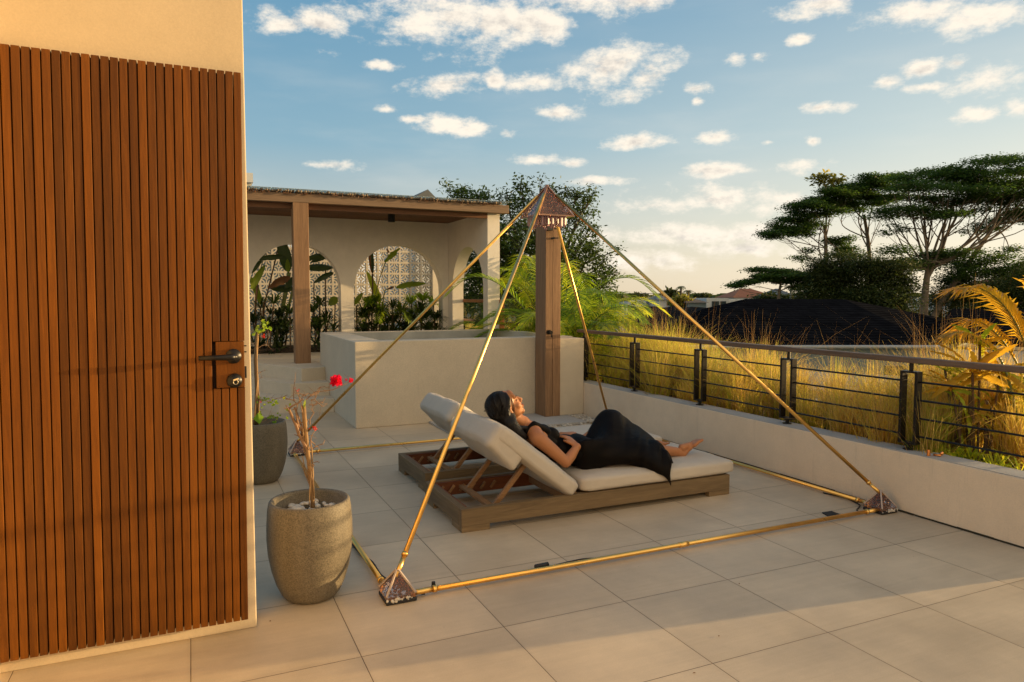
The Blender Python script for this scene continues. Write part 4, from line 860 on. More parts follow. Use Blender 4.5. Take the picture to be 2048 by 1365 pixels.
for (x, y, h) in ((5.1, 3.35, .80), (5.0, 3.5, .74), (4.8, 3.25, .70), (4.9, 7.3, .74), (5.2, 7.2, .70), (5.1, 5.4, .62), (4.85, 6.3, .62)): cl += [(x, y, .30, h), (x+.1, y-.1, .30, h)]
g1 = grassmesh('grass', cl, 230, 5, 'grass', .0031, .6); tag(g1, 'tall golden fountain grass filling the bed behind the railing', 'grass', kind='stuff')
g2 = grassmesh('dry_grass', [c_ for c_ in cl], 90, 9, 'straw', .0022, .75); tag(g2, 'dry straw coloured blades mixed through the golden grass bed', 'grass', kind='stuff')
g3 = grassmesh('seed_heads', [(c_[0], c_[1], c_[2], c_[3]*1.55) for c_ in cl if rnd.random() < .8], 20, 13, 'straw', .0013, .62); tag(g3, 'wiry brown seed stalks standing above the golden grass', 'grass', kind='stuff')
# --- golden palm at the right
Dg = 4.75
GP = lambda x, y, d=0: dep(x, y, Dg+d)
gp = thing('palm', 'bright golden feather palm at the right end of the railing', 'palm', (GP(2040, 925)[0], GP(2040, 925)[1], .31))
q, s_ = MB(), MB()
frond(q, s_, [GP(2075, 800), GP(2050, 690), GP(2015, 620), GP(1965, 578), GP(1915, 578)], 46, .34, .0085, .9, .45, .25, .06)
frond(q, s_, [GP(2070, 820), GP(2030, 720, .1), GP(1985, 660, .1), GP(1945, 640, .1), GP(1920, 660, .1)], 36, .26, .0075, .8, .6, .25, .1)
frond(q, s_, [GP(2080, 780), GP(2070, 690), GP(2060, 610), GP(2085, 545)], 40, .32, .0085, .9, .4, .2, .1)
frond(q, s_, [GP(2040, 860, -.1), GP(2010, 740, -.1), GP(1975, 690, -.1), GP(1925, 665, -.1), GP(1890, 672, -.1)], 30, .20, .0075, .9, .6, .35, .1)
q.build('frond_leaflets', M['palm_gold'], gp)
q = MB()
for (a, c_) in (((2050, 830), (2080, 760)), ((2050, 840), (2090, 730)), ((2060, 860), (1990, 770))): frond(q, s_, [GP(2045, 900), GP(*a), GP(*c_), GP(c_[0]+25, c_[1]+15)], 18, .18, .012)
q.build('frond_leaflets', M['palm_lime'], gp)
s_.tube([GP(2013, 935), GP(2012, 850), GP(2016, 770)], .022, 9).tube([GP(2040, 935), GP(2048, 820), GP(2060, 760)], .014, 8).build('trunk', M['stem'], gp, smooth=True)
lp = thing('broadleaf_palm', 'low plant with broad lime leaves between the railing and the golden palm', 'plant', (GP(1945, 925)[0], GP(1945, 925)[1], .31))
q, q2, s_ = MB(), MB(), MB()
for (cx_, cy_, n, L_, mt) in ((1945, 745, 12, .30, 0), (1905, 780, 10, .22, 0), (1930, 820, 12, .26, 1), (1985, 800, 12, .26, 0), (1960, 690, 9, .24, 1), (2000, 745, 10, .26, 0), (1890, 740, 7, .2, 1), (2030, 780, 10, .24, 0), (1910, 850, 8, .2, 1), (1975, 860, 8, .2, 1)):
    c_ = GP(cx_, cy_, rnd.uniform(-.15, .15))
    for k in range(n):
        a = rnd.uniform(0, 6.28); e_ = c_+np.array([math.cos(a)*L_, math.sin(a)*L_*.7, rnd.uniform(-.6, .8)*L_]); bigleaf(q if (mt == 0) == (rnd.random() < .8) else q2, c_, e_, L_*.085, (rnd.gauss(0, .5), -.6, 1), .1, 0)
    s_.tube([c_, GP(cx_*.5+1950*.5, 930)], .009, 6)
q.build('leaves', M['palm_gold'], lp, smooth=True); q2.build('leaves', M['palm_lime'], lp, smooth=True)
for x_, y0, y1 in ((1938, 930, 780), (1970, 940, 800), (1918, 900, 800)): s_.tube([GP(x_, y0), GP(x_+3, y1)], .012, 7)
s_.build('stem', M['stemb'], lp)
q = MB()
for k in range(26): tufts(q, (rnd.uniform(4.38, 4.6), rnd.uniform(2.1, 3.1), .31), 12, .22, .007, .8, .7)
o = q.build('strap_leaf_plants', M['palm_lime']); tag(o, 'low green strap leaves spilling at the foot of the golden palm', 'plants', kind='stuff')
# ================================================================== trees
def leaves(name, cen, rad, n, size, mat, parent, seed, flat=1.0, cl_n=10, cl_s=.5, asp=.45, shell=.0):
    """leaf blades gathered in clusters through ellipsoids cen/rad"""
    g = np.random.default_rng(seed); cen = np.array(cen, float); rad = np.array(rad, float); vol = (rad[:, 0]*rad[:, 1]*rad[:, 2])**.6; pick = g.choice(len(cen), max(1, n//cl_n), p=vol/vol.sum())
    d = g.normal(0, 1, (len(pick), 3)); d /= np.linalg.norm(d, axis=1)[:, None]; r_ = (shell+(1-shell)*g.random(len(pick)))**.5
    cc = cen[pick]+d*r_[:, None]*rad[pick]
    P0 = np.repeat(cc, cl_n, 0)+g.normal(0, 1, (len(cc)*cl_n, 3))*cl_s*np.array([1, 1, flat])
    m = len(P0); d = g.normal(0, 1, (m, 3)); d[:, 2] *= .6*flat; d /= np.linalg.norm(d, axis=1)[:, None]; nn = g.normal(0, .6, (m, 3)); nn[:, 2] += 1.0
    s_ = np.cross(d, nn); s_ /= np.linalg.norm(s_, axis=1)[:, None]; L_ = size*g.uniform(.6, 1.25, m)[:, None]
    V = np.stack([P0, P0+d*L_*.5+s_*L_*asp*.5, P0+d*L_, P0+d*L_*.5-s_*L_*asp*.5], 1).reshape(-1, 3)
    return fast(name, V, np.arange(m*4).reshape(-1, 4), M[mat], parent)
def finer(pads, k, seed):
    r_ = random.Random(seed); o_ = []
    for (x, y, hw, hh) in pads:
        n = max(1, int(k*hw/60+.5))
        for i in range(n+1):
            a = (i+.5)/(n+1)*2-1; o_.append((x+a*hw*.8+r_.uniform(-.12, .12)*hw, y+r_.uniform(-1.1, 1.1)*hh+abs(a)*hh*.5, hw*r_.uniform(.28, .5)+4, hh*r_.uniform(.22, .42)+1.2))
    return o_
def tree(name, label, cat, D, trunk, pads, n, size, mat, barkm, seed, grp=None, cl_n=10, cl_s=.5, flat=.4, forks=None, zs=.8, zb=-6.5, twigs=5, rtr=.28):
    alb = name == 'albizia_tree'
    rnd.seed(seed); P0 = dep(trunk[0][0], trunk[0][1], D); t_ = thing(name, label, cat, (P0[0], P0[1], zb), grp)
    ctr = spline([(P0[0], P0[1], zb)]+[dep(x, y, D) for x, y in trunk], 4); q = MB(); q.tube(ctr, list(np.linspace(rtr*1.3, rtr*.55, len(ctr))), 9)
    cen, rad = [], []; k1 = D/F; top = ctr[-1]
    for i, (x, y, hw, hh) in enumerate(pads):
        dd = rnd.uniform(-.5, .5)*hw*k1*.8; c_ = dep(x, y, D+dd)
        j = rnd.randint(max(0, len(ctr)-7), len(ctr)-1) if not forks else min(len(ctr)-1, forks[i%len(forks)]); b0 = ctr[j]
        mid = b0*.5+c_*.5+np.array([rnd.gauss(0, .5), rnd.gauss(0, .5), -abs(c_[2]-b0[2])*.10])*k1*25
        br = spline([b0, mid, c_-np.array([0, 0, hh*k1*.5])], 6); r0 = rtr*.36*min(1, hw/80+.35); q.tube(br, list(np.linspace(r0, r0*.3, len(br))), 6)
        if alb:
            for (sx, sy, sw, sh_) in finer([(x, y, hw, hh)], 4.5, seed*31+i):
                e_ = dep(sx, sy, D+dd+rnd.uniform(-.6, .6)*hw*k1); cen.append(e_); rad.append((sw*k1, sw*k1, sh_*k1*1.25)); s0 = br[rnd.randint(len(br)//2-1, len(br)-1)]
                md_ = s0*.5+e_*.5+np.array([rnd.gauss(0, .12), rnd.gauss(0, .12), -.12*np.linalg.norm(e_-s0)]); tw = spline([s0, md_, e_], 4); q.tube(tw, list(np.linspace(r0*.36, r0*.12, len(tw))), 5)
                for m_ in range(2):
                    t1 = tw[rnd.randint(3, len(tw)-1)]; e2 = e_+np.array([rnd.uniform(-1, 1)*sw*k1, rnd.uniform(-1, 1)*sw*k1, rnd.uniform(-.2, .5)*sh_*k1]); q.tube([t1, t1*.4+e2*.6-np.array([0, 0, .1]), e2], [r0*.15, r0*.1, r0*.05], 4)
            continue
        cen.append(c_); rad.append((hw*k1, hw*k1*zs, hh*k1))
        for m_ in range(twigs):
            s0 = br[rnd.randint(len(br)//2, len(br)-1)]; a = rnd.uniform(0, 6.28); rr = rnd.uniform(.35, .95); e_ = c_+np.array([math.cos(a)*hw*k1*rr, math.sin(a)*hw*k1*zs*rr, rnd.uniform(-.3, .5)*hh*k1])
            tw = spline([s0, s0*.45+e_*.55+np.array([0, 0, rnd.uniform(-.25, .05)*hw*k1*.5]), e_], 4); q.tube(tw, list(np.linspace(r0*.38, r0*.10, len(tw))), 5)
    q.build('trunk', M[barkm], t_, smooth=True)
    leaves('crown', cen, rad, n, size, mat, t_, seed, flat, cl_n, cl_s); return t_
tree('broadleaf_tree', 'dark broadleaf tree rising behind the shower column and palms', 'tree', 17, [(1075, 720), (1080, 620), (1085, 560)],
     [(1080, 500, 105, 60), (1140, 540, 85, 60), (1020, 460, 90, 48), (950, 400, 52, 16), (1150, 430, 45, 40), (1060, 410, 60, 28), (1195, 560, 36, 50), (1100, 590, 110, 60), (1175, 500, 40, 30), (920, 385, 26, 12), (965, 388, 16, 16), (1045, 372, 14, 20), (1012, 392, 22, 14), (1082, 362, 12, 9), (1150, 392, 20, 16),
      (1178, 400, 14, 10), (1180, 460, 22, 16), (1222, 540, 14, 10), (1230, 500, 10, 6), (1220, 590, 14, 30), (990, 500, 70, 60), (960, 560, 90, 80), (895, 372, 7, 12), (1185, 385, 8, 8), (1130, 385, 10, 14), (1100, 380, 16, 12), (1000, 560, 110, 60), (925, 480, 60, 60), (1232, 545, 8, 5), (1208, 520, 12, 10)], 34000, .10, 'tree', 'bark_dark', 31, cl_n=9, cl_s=.085, flat=.9, zs=.7, rtr=.16)
kw = dict(cl_n=9, cl_s=.36, flat=.3)
tree('albizia_tree', 'largest flat crowned albizia tree with pale forked trunk at the right', 'tree', 55, [(1842, 690), (1846, 650), (1850, 590), (1856, 540)],
     [(1960, 336, 100, 15), (2060, 332, 90, 16), (1845, 352, 70, 12), (1900, 368, 90, 14), (2010, 372, 90, 16), (1815, 372, 45, 9), (1840, 424, 95, 10), (1790, 458, 32, 7), (1775, 418, 30, 7), (1910, 395, 70, 12), (1985, 410, 60, 12), (2080, 400, 80, 16), (1860, 512, 90, 18), (1790, 530, 60, 14), (1930, 345, 60, 12), (1870, 402, 60, 9)],
     80000, .205, 'alb', 'bark', 41, 'albizia trees on the right', forks=[19, 20, 17, 14, 18, 20], twigs=4, rtr=.36, **kw)
tree('albizia_tree', 'albizia tree leaning right out of the frame beside the largest one', 'tree', 57, [(1850, 690), (1880, 610), (1935, 530), (1990, 450)],
     [(2060, 375, 90, 16), (2030, 430, 70, 12), (1960, 452, 46, 8), (2090, 430, 70, 14), (1990, 528, 90, 15), (2060, 545, 70, 18), (1945, 560, 60, 14), (2020, 500, 26, 12), (1925, 520, 46, 10)], 42000, .205, 'alb', 'bark', 43, 'albizia trees on the right', forks=[18, 17, 14, 18, 10, 9, 8], twigs=3, rtr=.26, **kw)
tree('albizia_tree', 'slim albizia tree with layered crown in the middle of the group', 'tree', 60, [(1742, 620), (1738, 500), (1728, 430)],
     [(1760, 350, 40, 10), (1745, 372, 60, 10), (1700, 382, 52, 9), (1730, 400, 60, 9), (1690, 410, 36, 7), (1780, 395, 36, 8)], 34000, .205, 'alb', 'bark', 47, 'albizia trees on the right', twigs=3, rtr=.2, **kw)
tree('albizia_tree', 'left albizia tree stepping down towards the dark roof', 'tree', 58, [(1650, 640), (1652, 520), (1650, 450)],
     [(1660, 392, 48, 9), (1625, 404, 48, 9), (1660, 410, 40, 9), (1600, 440, 40, 12), (1580, 452, 40, 14), (1560, 464, 34, 8), (1545, 470, 26, 5), (1620, 425, 40, 9), (1600, 470, 26, 12), (1680, 480, 30, 10), (1690, 500, 34, 9), (1610, 505, 18, 10)], 42000, .20, 'alb', 'bark', 53, 'albizia trees on the right', twigs=3, rtr=.2, **kw)
tree('young_tree', 'thin sapling with yellow green leaves on top of the left albizia', 'tree', 58, [(1652, 470), (1652, 400), (1652, 372)], [(1652, 354, 24, 6), (1670, 362, 24, 5), (1630, 358, 10, 3), (1640, 364, 14, 4)], 420, .42, 'tuft', 'bark', 57, cl_n=6, cl_s=.25, flat=.5, rtr=.07, zb=-6.5)
tree('albizia_tree', 'low wide albizia tree spreading left over the terracotta roof', 'tree', 50, [(1556, 625), (1558, 590), (1562, 565)],
     [(1560, 543, 60, 9), (1510, 556, 36, 7), (1490, 566, 28, 5), (1600, 548, 50, 11), (1535, 560, 30, 5), (1470, 571, 12, 3), (1620, 560, 40, 12)], 30000, .18, 'alb', 'bark', 59, 'albizia trees on the right', cl_n=14, cl_s=.26, flat=.22, twigs=3, rtr=.13)
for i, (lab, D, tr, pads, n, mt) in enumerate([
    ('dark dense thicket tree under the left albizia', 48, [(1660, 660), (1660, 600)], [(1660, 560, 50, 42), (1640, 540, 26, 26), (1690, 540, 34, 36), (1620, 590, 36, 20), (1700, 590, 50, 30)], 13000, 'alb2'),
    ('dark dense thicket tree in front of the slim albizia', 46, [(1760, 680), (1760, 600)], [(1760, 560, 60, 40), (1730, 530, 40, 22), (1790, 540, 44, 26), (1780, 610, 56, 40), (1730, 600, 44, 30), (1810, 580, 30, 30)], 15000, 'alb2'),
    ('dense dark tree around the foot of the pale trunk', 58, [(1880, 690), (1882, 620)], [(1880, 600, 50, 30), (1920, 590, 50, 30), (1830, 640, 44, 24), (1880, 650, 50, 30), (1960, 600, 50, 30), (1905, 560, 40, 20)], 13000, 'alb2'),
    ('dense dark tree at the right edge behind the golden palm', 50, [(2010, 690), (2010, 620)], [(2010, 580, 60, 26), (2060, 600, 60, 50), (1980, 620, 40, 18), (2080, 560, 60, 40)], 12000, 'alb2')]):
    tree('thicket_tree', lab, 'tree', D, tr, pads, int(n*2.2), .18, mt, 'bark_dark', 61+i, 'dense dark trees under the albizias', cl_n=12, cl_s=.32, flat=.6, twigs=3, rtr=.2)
# ================================================================== roofs and town beyond the bed
def roofhouse(name, label, D0, ridge, eave, over, mat, wallm, zb=-6.5, back=8):
    pass
nb = thing('neighbour_house', 'large house under a dark hipped shingle roof beyond the grass', 'house', (dep(1650, 690, 24)[0], dep(1650, 690, 24)[1], -6.5))
rA, rB = dep(1492, 598, 31), dep(1690, 599, 31); e0, e1, e2 = dep(1330, 694, 24), dep(1880, 690, 24), dep(1880, 690, 24); 
eR = dep(1890, 672, 33); eL = dep(1300, 655, 36); zE = e0[2]
q = MB(); v = [e0, np.array([e1[0], e1[1], zE]), np.array([*(dep(2010, 700, 36)[:2]), zE]), np.array([*(dep(1250, 700, 40)[:2]), zE]), rA, rB]
q.add(v, [(0, 1, 5, 4), (1, 2, 5), (2, 3, 4, 5), (3, 0, 4), (3, 2, 1, 0)]); q.build('roof', M['shingle'], nb)
gut = MB().tube([v[0]+[0, -.05, 0], v[1]+[0, -.05, 0]], .06, 8); gut.build('gutter', plain('grey_gutter', (.30, .32, .33), .5), nb)
c0 = v[0]*.5+v[2]*.5; w4 = [(p-c0)*np.array([.95, .95, 0])+[c0[0], c0[1], 0] for p in v[:4]]
q = MB(); q.add([(*p[:2], -6.5) for p in w4]+[(*p[:2], zE-.02) for p in w4], [(j, (j+1)%4, 4+(j+1)%4, 4+j) for j in range(4)]+[(4, 5, 6, 7)]); q.build('wall', M['wall_b'], nb)
wa, wb = np.array([*w4[0][:2], 0]), np.array([*w4[1][:2], 0]); wd = (wb-wa)/np.linalg.norm(wb-wa); wn2 = np.array([wd[1], -wd[0], 0])
for s_, w_, z0, z1 in ((.62, .06, -1.9, -1.15), (.30, .05, -2.0, -1.1), (.80, .09, -2.2, -1.0)):
    p0 = wa+(wb-wa)*s_; p1 = wa+(wb-wa)*(s_+w_); m_ = (p0+p1)/2; MB().bar((m_[0]-wd[0]*w_*4, m_[1]-wd[1]*w_*4, (z0+z1)/2), (m_[0]+wd[0]*w_*4, m_[1]+wd[1]*w_*4, (z0+z1)/2), .06, z1-z0).build('window', M['window'], nb)
# lower blue grey wing nearer to the terrace, seen through the grass
a, c_ = dep(1540, 735, 15), dep(2300, 790, 12)
q = MB(); a0, c0_ = np.array([a[0], a[1]]), np.array([c_[0], c_[1]]); dd = (c0_-a0)/np.linalg.norm(c0_-a0); nn_ = np.array([-dd[1], dd[0]]); nn_ = nn_ if nn_[1] > 0 else -nn_
P4_ = [a0, c0_, c0_+nn_*4, a0+nn_*4]; zt_ = -.55
q.add([(*p, -6.5) for p in P4_]+[(*p, zt_) for p in P4_], [(j, (j+1)%4, 4+(j+1)%4, 4+j) for j in range(4)]+[(4, 5, 6, 7)]); o = q.build('annex', M['wall_b']); tag(o, 'low blue grey annex with flat top seen through the grass', 'building')
m0 = a0+dd*2.5; MB().bar((m0[0], m0[1], -1.5), (m0[0]+dd[0]*1.0, m0[1]+dd[1]*1.0, -1.5), .06, .9).build('window', M['window'], o)
MB().bar((a0[0], a0[1], zt_+.06), (c0_[0], c0_[1], zt_+.06), .12, .1).build('coping', M['wall_w'], o)
# second dark roof with netted top at the left of it
n2 = thing('neighbour_house', 'long low house with a black netted roof left of the hipped roof', 'house', (dep(1370, 690, 30)[0], dep(1370, 690, 30)[1], -6.5))
f0, f1, b0, b1 = dep(1262, 690, 26), dep(1480, 694, 26), dep(1255, 613, 34), dep(1475, 616, 34)
q = MB(); N_ = 12; vs = []
for i in range(N_+1):
    for j in range(N_+1):
        s_, t_ = i/N_, j/N_; p = (f0*(1-s_)+f1*s_)*(1-t_)+(b0*(1-s_)+b1*s_)*t_; vs.append(p-np.array([0, 0, .35*math.sin(math.pi*t_)*math.sin(math.pi*s_)+.05*math.sin(s_*31+t_*17)]))
vs += [p-np.array([0, 0, .3]) for p in (f0, f1, b1, b0)]; k = (N_+1)**2
q.add(vs, [(i*(N_+1)+j, (i+1)*(N_+1)+j, (i+1)*(N_+1)+j+1, i*(N_+1)+j+1) for i in range(N_) for j in range(N_)]+[(k, k+1, k+2, k+3)]); q.build('roof', M['netting'], n2)
q = MB(); ww = [f0, f1, b1, b0]; q.add([(*p[:2], -6.5) for p in ww]+[(*p[:2], p[2]-.31) for p in ww], [(j, (j+1)%4, 4+(j+1)%4, 4+j) for j in range(4)]+[(4, 5, 6, 7)]); q.build('wall', M['wall_b'], n2)
n3 = thing('neighbour_house', 'dark roofed house at the right edge behind the golden palm', 'house', (dep(2000, 690, 30)[0], dep(2000, 690, 30)[1], -6.5))
f0, f1, b0, b1 = dep(1862, 668, 26), dep(2180, 690, 24), dep(1905, 618, 33), dep(2180, 620, 33)
MB().add([f0, f1, b1, b0]+[p-np.array([0, 0, .25]) for p in (f0, f1, b1, b0)], [(0, 1, 2, 3), (7, 6, 5, 4)]+[(j, 4+j, 4+(j+1)%4, (j+1)%4) for j in range(4)]).build('roof', M['shingle'], n3)
q = MB(); ww = [f0*.97+b1*.03, f1*.97+b0*.03, b1, b0]; q.add([(*p[:2], -6.5) for p in ww]+[(*p[:2], min(f0[2], f1[2])-.3) for p in ww], [(j, (j+1)%4, 4+(j+1)%4, 4+j) for j in range(4)]+[(4, 5, 6, 7)]); q.build('wall', M['wall_w'], n3)
# far town row
def house(x0, x1, yt, D, mat, label, roof=None, rx=None, ry=None, wins=(), dpt=8):
    a = dep(x0, yt, D); c_ = dep(x1, yt, D); ax = (c_-a); ax[2] = 0; L_ = np.linalg.norm(ax); ax /= L_; nb_ = np.array([-ax[1], ax[0], 0]); nb_ = nb_ if nb_[1] > 0 else -nb_
    h_ = thing('town_house', label, 'house', ((a[0]+c_[0])/2, (a[1]+c_[1])/2, -6.5), 'town houses beyond the dark roofs')
    P_ = [a, c_, c_+nb_*dpt, a+nb_*dpt]; zt_ = a[2]
    MB().add([(p[0], p[1], -6.5) for p in P_]+[(p[0], p[1], zt_) for p in P_], [(j, (j+1)%4, 4+(j+1)%4, 4+j) for j in range(4)]+[(4, 5, 6, 7)]).build('wall', M[mat], h_)
    if roof:
        hr_ = dep((x0+x1)/2, ry, D)[2]; o_ = .25; E_ = [a-ax*o_-nb_*o_, c_+ax*o_-nb_*o_, c_+ax*o_+nb_*(dpt+o_), a-ax*o_+nb_*(dpt+o_)]; E_ = [np.array([p[0], p[1], zt_+.01]) for p in E_]
        r0 = a+ax*L_*rx[0]+nb_*dpt/2; r1 = a+ax*L_*rx[1]+nb_*dpt/2; r0[2] = r1[2] = hr_
        MB().add(E_+[r0, r1], [(0, 1, 5, 4), (1, 2, 5), (2, 3, 4, 5), (3, 0, 4), (3, 2, 1, 0)]).build('roof', M[roof], h_)
    for (wx0, wx1, wy0, wy1) in wins:
        p0, p1 = dep(wx0, wy0, D-.06), dep(wx1, wy1, D-.06); MB().add([(p0[0], p0[1], p1[2]), (p1[0], p1[1], p1[2]), (p1[0], p1[1], p0[2]), (p0[0], p0[1], p0[2])]+[(p0[0]+nb_[0]*.05, p0[1]+nb_[1]*.05, p1[2]), (p1[0]+nb_[0]*.05, p1[1]+nb_[1]*.05, p1[2]), (p1[0]+nb_[0]*.05, p1[1]+nb_[1]*.05, p0[2]), (p0[0]+nb_[0]*.05, p0[1]+nb_[1]*.05, p0[2])], [(0, 1, 2, 3), (7, 6, 5, 4), (0, 4, 5, 1), (1, 5, 6, 2), (2, 6, 7, 3), (3, 7, 4, 0)]).build('window', M['window'], h_)
    return h_
house(1255, 1292, 601, 70, 'wall_w', 'low white house at the left of the far row', wins=[(1262, 1272, 604, 610)])
h_ = house(1285, 1325, 598, 78, 'wall_w', 'white house with a thin roof frame on top', wins=[(1296, 1302, 602, 609), (1308, 1316, 602, 609)])
a, c_ = dep(1288, 598, 78), dep(1322, 598, 78); q = MB()
for p in (a, c_): q.bar(p, p+[0, 0, .55], .08, .08, (0, 1, 0))
q.bar(a+[-.3, 0, .58], c_+[.3, 0, .58], .3, .06); q.build('roof_frame', M['greyroof'], h_)
house(1318, 1352, 600, 66, 'wall_w', 'white house under a small grey pyramid roof', 'greyroof', (.45, .55), 591, wins=[(1334, 1344, 603, 611)])
house(1377, 1412, 606, 60, 'wall_b', 'small house under a steep brown roof', 'brownroof', (.3, .8), 596)
house(1413, 1458, 597, 64, 'wall_w', 'white flat roofed house with a dark glazed front', wins=[(1424, 1438, 603, 614), (1441, 1452, 603, 614)])
house(1456, 1500, 599, 75, 'wall_w', 'long white flat roofed house behind the hipped roof', wins=[(1470, 1490, 603, 608)])
house(1468, 1556, 596, 95, 'wall_w', 'house under the wide terracotta hipped roof', 'terracotta', (.35, .6), 577)
house(1548, 1600, 597, 88, 'wall_w', 'house under a grey roof behind the low albizia', 'greyroof', (.5, .6), 577)
house(1895, 1975, 594, 80, 'wall_w', 'pale two storey house glimpsed behind the tree trunks', wins=[(1905, 1925, 600, 608), (1935, 1955, 600, 608), (1905, 1925, 612, 618)])
house(2020, 2120, 570, 70, 'wall_b', 'house with a terracotta roof at the right edge', 'terracotta', (.3, .7), 552)
# coconut palms in the town
def farpalm(x, y, yb, D, r_, label):
    p_ = thing('coconut_palm', label, 'palm', (dep(x, yb, D)[0], dep(x, yb, D)[1], -6.5), 'palms over the far town'); c_ = dep(x, y, D); q, s_ = MB(), MB()
    for k in range(15):
        a = rnd.uniform(0, 6.28); e_ = np.array([math.cos(a), math.sin(a), 0]); u_ = rnd.uniform(-.1, .9); L_ = r_*D/F*rnd.uniform(.8, 1.15); frond(q, s_, [c_, c_+e_*L_*.45+[0, 0, L_*.35*u_], c_+e_*L_+[0, 0, L_*(.3*u_-.35)]], 14, L_*.30, L_*.02, .6, .8, .1)
    s_.tube([(c_[0], c_[1], -6.5), (c_[0], c_[1], -1), c_], .13, 6); q.build('frond_leaflets', M['palm_dark'], p_); s_.build('trunk', M['bark_dark'], p_)
for (x, y, yb, D, r_, lab) in ((1362, 576, 610, 90, 11, 'tallest coconut palm over the far white houses'), (1377, 584, 612, 75, 13, 'coconut palm right of the tallest one over the far houses'), (1353, 588, 612, 95, 8, 'small palm left of the tallest coconut palm'), (1440, 590, 612, 110, 8, 'small palm tops behind the flat roofed white house'), (1461, 590, 612, 105, 8, 'palm beside the terracotta roof'), (1474, 588, 612, 105, 7, 'small palm touching the terracotta roof'), (1414, 593, 612, 120, 5, 'tiny palm right of the brown roof')):
    farpalm(x, y, yb, D, r_, lab)
for i, (x, y, D, hw, hh, mt, lab) in enumerate([(1363, 607, 62, 8, 8, 'tuft', 'yellow green shrub tree between the far white houses'), (1340, 588, 100, 12, 5, 'alb2', 'distant dark tree tops left of the palms'), (1402, 595, 110, 14, 4, 'alb2', 'distant low tree tops behind the brown roof'), (1545, 600, 70, 40, 10, 'alb2', 'dark bushes in front of the grey roofed house'), (1275, 592, 140, 16, 4, 'alb2', 'distant dark tree tops at the left of the town')]):
    tree('round_tree', lab, 'tree', D, [(x, y+8), (x, y+3)], [(x, y, hw, hh), (x+hw*.5, y+2, hw*.6, hh*.7)], 1800, .5, mt, 'bark_dark', 90+i, cl_n=8, cl_s=.3, flat=.7, twigs=1, rtr=.1)
p0 = dep(1582, 598, 52); o = MB().tube([(p0[0], p0[1], -6.5), dep(1582, 566, 52)], .07, 8).build('utility_pole', M['wall_w']); tag(o, 'slim pale pole standing behind the dark hipped roof', 'pole')
# far wood closing the horizon
g = np.random.default_rng(4); ang = g.uniform(-1.6, 1.9, 9000); rr = g.uniform(170, 420, 9000); cen = np.c_[np.sin(ang)*rr, np.cos(ang)*rr, -6.5+g.uniform(0, 1, 9000)**.5*7.4]
d = g.normal(0, 1, (9000, 3)); d /= np.linalg.norm(d, axis=1)[:, None]; e_ = np.cross(d, g.normal(0, 1, (9000, 3))); e_ /= np.linalg.norm(e_, axis=1)[:, None]
V = np.stack([cen, cen+d*3+e_*1.6, cen+d*5, cen+d*3-e_*1.6], 1).reshape(-1, 3); V[:, 2] = np.minimum(V[:, 2], 2.2)
o = fast('far_wood', V, np.arange(36000).reshape(-1, 4), M['alb2']); tag(o, 'far belt of trees along the horizon', 'trees', kind='stuff')
# ================================================================== the woman on the nearer lounger
rnd.seed(77)
ZP = lambda x, y, Y: ony(780+x/2.7676, 740+y/2.7676, Y)     # photo detail crop to a point on a plane of the place
def capsule(q, p, r0, p2, r1, n=16):
    p = np.array(p, float); p2 = np.array(p2, float); q.tube([p, p*.5+p2*.5, p2], [r0, (r0+r1)/2, r1], n); q.ell(p, (r0,)*3, n, 10); q.ell(p2, (r1,)*3, n, 10); return q
def chain(q, pts, rs):
    for a, b_, r0, r1 in zip(pts[:-1], pts[1:], rs[:-1], rs[1:]): capsule(q, a, r0, b_, r1)
def fuse(q, name, mat, parent, vox=.005, it=6, fac=.5):
    V = np.concatenate(q.v); me = bpy.data.meshes.new('tmp'); me.from_pydata((V-ORG[parent]).tolist(), [], q.f)
    bm = bmesh.new(); bm.from_mesh(me); bmesh.ops.recalc_face_normals(bm, faces=bm.faces); bm.to_mesh(me); bm.free()
    o = bpy.data.objects.new('tmp', me); col.objects.link(o)
    m_ = o.modifiers.new('r', 'REMESH'); m_.mode = 'VOXEL'; m_.voxel_size = vox; m_.use_smooth_shade = True
    s_ = o.modifiers.new('s', 'SMOOTH'); s_.iterations = it; s_.factor = fac
    dg = bpy.context.evaluated_depsgraph_get(); me2 = bpy.data.meshes.new_from_object(o.evaluated_get(dg)); me2.name = name
    bpy.data.objects.remove(o); me2.materials.clear(); me2.materials.append(mat); me2.polygons.foreach_set('use_smooth', [True]*len(me2.polygons))
    r_ = bpy.data.objects.new(name, me2); col.objects.link(r_); r_.parent = parent; ORG[r_] = ORG[parent]; return r_
wo = thing('person', 'woman in long black sleeveless dress reclining on the nearer lounger, face to the sun', 'person', (2.4, 4.17, .24))
# joints
pel = np.array([2.365, 4.17, .345]); wai = np.array([2.225, 4.17, .365]); ch = np.array([2.105, 4.17, .425]); sc_ = np.array([2.005, 4.17, .505])
shR = ZP(818, 380, 4.00); shL = shR+[0, .335, 0]; nb_ = np.array([1.972, 4.17, .555])
hc = ZP(640, 205, 4.17); fd = np.array([.80, -.10, .60]); fd /= np.linalg.norm(fd); upd = np.array([-.60, 0, .80]); upd -= fd*(upd@fd); upd /= np.linalg.norm(upd); sd_ = np.cross(fd, upd)   # sd_: her right, towards the viewer
if sd_[1] > 0: sd_ = -sd_
HR = np.array([sd_, fd, upd]).T; H = lambda s_, f_, u_: hc+sd_*s_+fd*f_+upd*u_
q = MB()
q.ell(pel, (.115, .165, .100), 20, 12); q.ell(pel+[.03, -.075, 0], (.10, .085, .085), 16, 10); q.ell(pel+[.03, .075, 0], (.10, .085, .085), 16, 10)
q.ell(wai, (.085, .125, .085), 20, 12); q.ell((pel+wai)/2, (.10, .140, .088), 20, 12)
